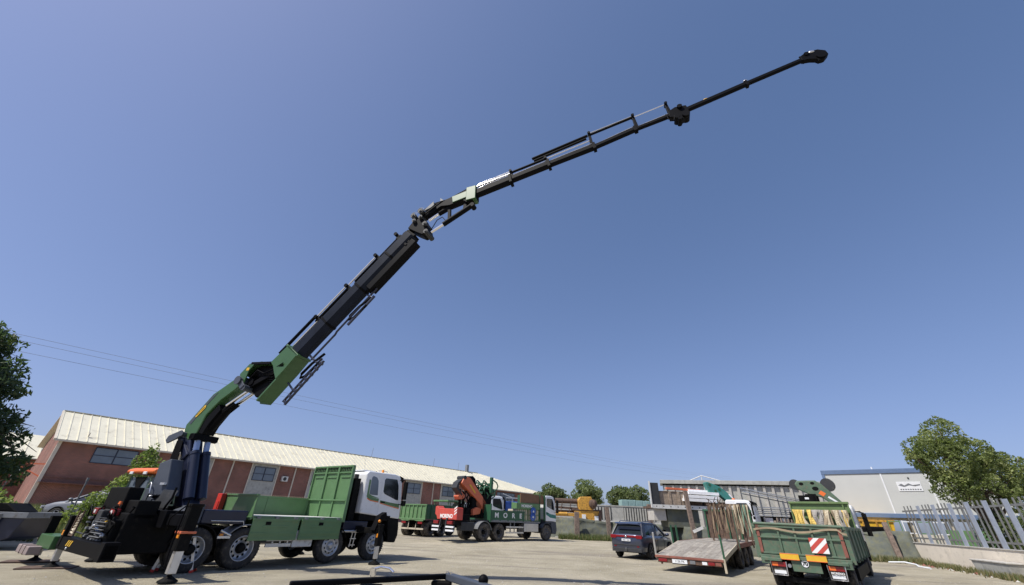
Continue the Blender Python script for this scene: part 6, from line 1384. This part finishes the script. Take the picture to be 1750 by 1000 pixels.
for cn, ys in sc_:
    for i_, y in enumerate(sorted(ys, reverse=True)): sling('lifting_sling',6.32-rr.uniform(0,.08),y,2.36,1.42+rr.uniform(-.05,.25),0.15,cn,TP,'%s webbing sling on the tipper headboard, %s %s one from the left'%(NM[cn],ORD[i_],NM[cn]),'slings on the tipper headboard',int(rr.random()*900),0.06)
# its cab and folded green crane behind the headboard
cab(TP,7.75,9.5,ztop=2.62,zbot=1.25,W=2.35,wheel_x=8.1,low=0.5)
q = MB(); q.ball((8.2,-0.65,2.72),0.09,0.09,0.09); q.build('beacon','orange2',TP)
q = MB(); q.prismx([(0.62,3.42),(0.50,3.56),(-0.20,3.56),(-0.42,3.40),(-1.0,2.62),(-0.55,2.62),(-0.3,2.86),(0.15,2.98),(0.55,3.2)],6.85,7.15); CA = q.build('crane_arm','green_old',TP,bevel=0.04)
q = MB()
for (y,z,r_) in ((0.35,3.42,0.09),(-0.08,3.44,0.08),(-0.14,3.22,0.12)):
    q.add([(6.845,y+r_*cos(a*pi/8),z+r_*0.7*sin(a*pi/8)) for a in range(16)],[tuple(range(16))])
q.build('arm_holes','black_matt',CA,recalc=False)
q = MB(); q.add([(6.843,-0.32,3.14),(6.843,-0.48,3.02),(6.843,-0.36,2.90),(6.843,-0.20,3.02)],[(0,1,2,3)]); q.build('warning_decal','orange2',CA,recalc=False)
q = MB(); q.add([(6.843,-0.50,2.86),(6.843,-0.55,2.92),(6.843,-0.85,2.68),(6.843,-0.80,2.63)],[(0,1,2,3)]); q.build('maker_plate','plate',CA,recalc=False)
for (y,z,r_) in ((0.62,3.40,0.22),(-0.62,3.38,0.26)):
    q = MB(); q.cyl((6.9,y,z),(7.3,y,z),r_,n=20); q.build('crane_drum','darkgrey',TP)
q = MB(); q.box(6.8,7.2,-0.1,0.6,2.66,2.95); q.box(6.78,6.8,0.0,0.36,2.78,2.86,1); q.cyl((7.0,0.1,1.0),(7.0,0.1,3.0),0.25); q.build('crane_column',['black_matt','plate'],TP,bevel=0.03)
q = MB(); q.tube([(9.2,-1.2,2.4),(9.1,-1.45,2.35),(9.05,-1.5,2.2)],0.02); q.build('mirror_arm','black_matt',TP)

# ================================================================ far right: cabin, skip, fence, wall, tree
CA_ = radians(-39.0)
CB2 = thing('site_cabin','big pale grey site cabin with blue edging raised above the skip, behind the tipper','cabin',(26.6,35.9,-0.08),CA_); CB2.scale = (1.05,1.05,1.05)
q = MB(); q.box(0,9.5,0,3,2.60,5.60); q.build('wall','palegrey_panel',CB2)
q = MB(); q.box(-0.06,9.56,-0.06,3.06,5.45,5.75); q.box(-0.06,9.56,-0.06,3.06,2.55,2.82); q.box(-0.05,0.14,-0.05,0.14,2.82,5.45); q.build('blue_edging','blue_trim',CB2,bevel=0.01)
for x in (3.55,6.05):
    q = MB(); q.box(x-0.04,x+0.04,-0.03,0.0,2.72,5.45); q.build('panel_joint','white',CB2)
q = MB(); q.cyl((5.0,-0.04,5.1),(5.0,0.0,5.1),0.05); q.cyl((5.9,-0.04,3.0),(5.9,0.0,3.0),0.05); q.build('vent','black_matt',CB2)
q = MB(); q.cyl((3.2,0.5,5.75),(3.2,0.5,5.95),0.06); q.build('roof_bolt','white',CB2)
q = MB(); q.box(4.25,5.55,-0.03,0.0,4.25,4.85); sg = q.build('company_sign','white',CB2)
q = MB(); q.prism([(4.3,4.62),(4.5,4.74),(4.65,4.62),(4.9,4.76),(5.1,4.64),(5.5,4.70),(5.5,4.62),(5.2,4.56),(4.9,4.62),(4.6,4.52)],-0.034,-0.031)
for k in range(9): q.box(4.34+k*0.13,4.34+k*0.13+0.09,-0.034,-0.031,4.32,4.40)
q.build('sign_marks','grey',sg)
q = MB()
for x in (0.3,2.2,4.2,6.2,8.2,9.2):
    for y in (0.3,2.7): q.box(x-0.08,x+0.08,y-0.08,y+0.08,0,2.55)
q.box(0,9.5,0.25,0.4,2.4,2.55); q.build('support_frame','beige',CB2)
SK = thing('skip','yellow steel skip standing under the left end of the site cabin','skip',(25.6,34.2,0.05),radians(-25))
q = MB(); q.prism([(0.2,0.0),(-0.15,2.3),(3.2,2.3),(2.9,0.0)],0,1.8); q.build('tub','yellow',SK,bevel=0.03)
q = MB(); q.box(-0.2,3.25,-0.08,0.0,2.22,2.36)
for x in (0.5,1.3,2.1,2.8): q.box(x,x+0.1,-0.07,0.0,0.1,2.22)
q.build('rim_bar','yellow_rig',SK,bevel=0.01)
q = MB(); q.box(0,2.6,0,0.9,0.2,1.86); tag(q.build('dark_tank','black_matt',None,bevel=0.1,loc=(24.9,33.2,0.1),rotz=radians(-20)),'black rounded tank in front of the yellow skip','tank')
GF = thing('window_frame_stack','white and green steel window frames stacked right of the yellow skip','frames',(27.8,32.6,0.0),radians(-38))
for k in range(4):
    q = MB(); x = k*0.8; z0 = 0.9
    q.box(x,x+0.06,0.05*k,0.05*k+0.06,z0,2.4); q.box(x+0.65,x+0.71,0.05*k,0.05*k+0.06,z0,2.4); q.box(x+0.06,x+0.65,0.05*k,0.05*k+0.06,2.3,2.36); q.box(x+0.06,x+0.65,0.05*k,0.05*k+0.06,1.6,1.66); q.build('frame','white' if k%2 else 'green_mid',GF)
q = MB(); q.box(3.0,5.2,0.2,0.9,1.0,1.9); q.build('green_panel','green_mid',GF)
# net covered bank at the right
netfence([(19.5,34.8),(22.0,33.6),(24.6,32.2),(26.4,31.0),(27.2,30.4)],[1.45,1.5,1.55,1.72,1.75],'net_fence','dark net covered bank between the tipper and the white rendered wall','fence','mesh_net',5,belly=1.2)
q = MB(); q.beam((25.75,30.2,0.0),(25.95,30.7,2.2),0.28,0.22); tag(q.build('timber_post','sleeper',None,bevel=0.02),'brown timber post leaning on the net bank near the white wall','post')
q = MB(); q.tube([(23.9,29.0,0.03),(24.2,28.2,0.10),(24.0,27.2,0.05),(23.2,26.2,0.02),(22.9,25.2,0.02)],0.045,8); tag(q.build('plastic_pipe','plate',None),'white plastic pipe lying on the ground in front of the rendered wall','pipe')
FA = radians(-111.53)
FW = thing('boundary_wall','low off white rendered wall under the pale steel fence at right','wall',(26.99,30.18,0),FA)
q = MB(); q.box(0,16,-0.0,0.28,-0.1,1.08); 
for x in (4.05,9.0): q.box(x-0.01,x+0.01,-0.006,0.0,0.0,1.07)
q.build('wall','white_wall',FW)
q = MB(); q.box(-0.02,16,-0.04,0.32,1.08,1.13); q.build('coping','concrete',FW,bevel=0.01)
FC = thing('steel_fence','tall pale blue grey steel paling fence on top of the white wall','fence',(26.99,30.18,1.13),FA)
for z in (0.20,1.72):
    q = MB(); q.box(-0.1,16,0.08,0.13,z,z+0.09); q.build('rail','fence_grey',FC)
wide = [2.3,4.15,5.95,7.6,9.15,10.7,12.25,13.8]
for x in wide:
    q = MB(); q.box(x-0.19,x+0.19,0.05,0.08,0.0,2.02); q.build('pale','fence_blue',FC,bevel=0.005)
xb = [0.35,0.85,1.3]+[x+d for x in wide for d in (0.52,0.92,1.28)]
for x in xb:
    q = MB(); q.box(x-0.04,x+0.04,0.085,0.125,0.0,2.06); q.build('bar','fence_grey',FC)
q = MB(); q.cyl((25.55,24.6,0.0),(25.6,24.7,3.05),0.045,n=8); tag(q.build('pole','grey',None),'thin grey pole standing in front of the steel fence behind the trough','pole')
q = MB(); q.add([(0,-1.3,0),(0,1.3,0),(0.5,1.3,0),(0.5,-1.3,0),(-0.06,-1.4,0.55),(-0.06,1.4,0.55),(0.52,1.4,0.55),(0.52,-1.4,0.55)],[(0,1,5,4),(1,2,6,5),(2,3,7,6),(3,0,4,7),(4,5,6,7),(0,3,2,1)],0); q.box(-0.1,0.54,-1.44,1.44,0.55,0.62,1)
tr_ = q.build('trough',['concrete_grey','concrete'],None,bevel=0.02,loc=(23.25,22.3,0),rotz=radians(-21.5)); tag(tr_,'pale grey concrete trough at the foot of the white wall at right','trough')
tree('fence_tree','large olive green tree spreading behind the pale steel fence','tree',(29.0,26.6,0),4.8,0.25,
  [(-1.09, 0.0, 5.67, 1.83, 1.54, 1.63), (-2.09, 0.17, 6.41, 1.15, 1.08, 0.9), (-0.5, 0.0, 7.34, 1.26, 1.17, 1.17), (0.69, 0.0, 6.03, 1.55, 1.35, 1.35), (2.09, 0.0, 5.02, 1.64, 1.35, 1.26), (2.88, 0.0, 5.67, 0.97, 0.9, 0.81), (-1.49, -0.26, 4.17, 1.45, 1.17, 1.08), (0.39, -0.34, 4.09, 1.74, 1.35, 1.08), (2.19, -0.34, 3.62, 1.45, 1.08, 0.9), (-2.79, 0.0, 5.67, 0.77, 0.72, 0.63), (3.38, 0.0, 4.37, 1.06, 0.9, 0.99), (-1.2, 0.1, 7.0, 0.8, 0.8, 0.7), (1.9, 0, 6.0, 0.8, 0.8, 0.8), (-3.0, 0, 6.0, 0.6, 0.6, 0.5), (3.9, 0, 5.6, 0.7, 0.7, 0.6)],30000,0.08,['leafA','leafB','leafC'],41)
HD = thing('hedge','dark green hedge growing close behind the steel fence bars','hedge',(28.0,23.6,0),radians(-111))
leaves([(-4+k*1.1,0,1.7+0.3*sin(k*2),1.0,0.7,1.25) for k in range(11)],9000,0.10,['farB','leafB','coniC'],'foliage',HD,44)
q = MB()
for k in range(8): q.tube([(-4+k*1.5,0,0),(-4+k*1.5+0.1,0,1.0),(-4+k*1.5-0.1,0,2.0)],0.05,5)
q.build('stem','bark',HD)
q = MB(); q.box(0,6,0,4,0,5.4); q.box(-0.2,6.2,-0.2,4.2,5.4,5.6); tag(q.build('dark_shed','black_matt',None,loc=(37.2,28.5,0),rotz=radians(-60)),'dark shed wall glimpsed at the right edge behind the tree','shed')

# ================================================================ foreground rail
FR = thing('trailer_frame','black tubular trailer frame with chrome clamp in the bottom foreground','frame',(0,0,0))
q = MB(); q.beam((-1.92,4.50,1.0),(-0.62,5.48,1.0),0.07,0.05); q.build('rail','black',FR,bevel=0.012)
q = MB(); q.beam((-0.60,5.50,1.0),(0.10,4.35,1.0),0.08,0.07); q.build('rail','slate',FR,bevel=0.012)
for (x,y) in ((-1.32,4.98),(-0.66,5.42)):
    q = MB(); q.box(x-0.10,x+0.12,y-0.05,y+0.06,0.70,0.965); q.build('bracket','black_matt',FR,bevel=0.015)
q = MB(); q.beam((-1.9,4.5,0.72),(0.1,4.3,0.72),0.05,0.05); q.build('lower_bar','black_matt',FR)
q = MB(); q.cyl((-1.31,4.98,1.03),(-1.31,4.98,1.10),0.03,n=14); q.tube([(-1.31,4.98,1.09),(-1.24,5.0,1.11),(-1.15,5.0,1.10),(-1.10,4.98,1.07)],0.012); q.build('clamp','chrome',FR)
for p in ((-0.60,5.46),(-0.55,5.38)):
    q = MB(); q.cyl((p[0],p[1],1.03),(p[0],p[1],1.05),0.018,n=10); q.build('bolt','chrome',FR)
q = MB(); q.ball((-0.17,4.85,1.05),0.05,0.05,0.05); q.cyl((-0.17,4.85,0.95),(-0.17,4.85,1.05),0.03); q.build('buffer','black',FR)

# ================================================================ ground cover
def scatter(name, n, area, size, mats, label, cat, seed, blade=True):
    r = random.Random(seed); q = MB()
    for k in range(n):
        x, y = area(r); z = zt(x, y); h = size*r.uniform(0.4,1.4)
        if blade:
            for j in range(4):
                a = r.uniform(0,6.28); dx, dy = cos(a), sin(a); w_ = 0.012+0.02*r.random(); ln = r.uniform(0.1,0.6)*h
                q.add([(x-dy*w_,y+dx*w_,z-0.03),(x+dy*w_,y-dx*w_,z-0.03),(x+dx*ln+dy*w_*.3,y+dy*ln-dx*w_*.3,z+h)],[(0,1,2)],r.choice((0,0,1)))
        else:
            s = size*r.uniform(0.3,1.3); vs = [(x+s*r.uniform(.6,1)*a_, y+s*r.uniform(.6,1)*b_, z+s*0.5*c_-0.01) for a_,b_,c_ in ((1,0,0),(0,1,0),(-1,0,0),(0,-1,0),(0,0,1))]
            q.add(vs,[(0,1,4),(1,2,4),(2,3,4),(3,0,4)],r.choice((0,1)))
    o = q.build(name, mats, None, recalc=False); o['kind'] = 'stuff'; return tag(o, label, cat)
scatter('weeds',2600,lambda r:(r.uniform(4.8,20),39.4+r.gauss(0,0.45)),0.38,['grassB','grassA'],'dry and green weeds along the foot of the net fence','weeds',1)
def a2(r):
    t = r.random(); return (21.5+t*5.4+r.gauss(0,.5), 33.6-t*3.6-1.2+r.gauss(0,.5))
scatter('weeds',900,a2,0.3,['grassA','grassB'],'weeds at the foot of the net covered bank at right','weeds',2)
def a3(r):
    t = r.random(); return (26.6-t*4.5+r.gauss(-.35,.22), 29.8-t*11+r.gauss(0,.3))
scatter('weeds',900,a3,0.22,['grassA','grassB'],'low dry weeds along the foot of the white wall','weeds',3)
scatter('weeds',5200,lambda r:(r.uniform(-36,-17.5),r.uniform(19.5,30)),0.42,['grassB','grassA'],'rough weeds on the bank around the silver car','weeds',4)
scatter('pebbles',4200,lambda r:(r.uniform(-16,26),r.uniform(7,36)),0.03,['concrete','strap_grey'],'small stones scattered over the sandy yard','stones',5,False)
scatter('rubble',160,a3,0.14,['concrete','rustred'],'broken bricks and rubble along the white wall','rubble',6,False)
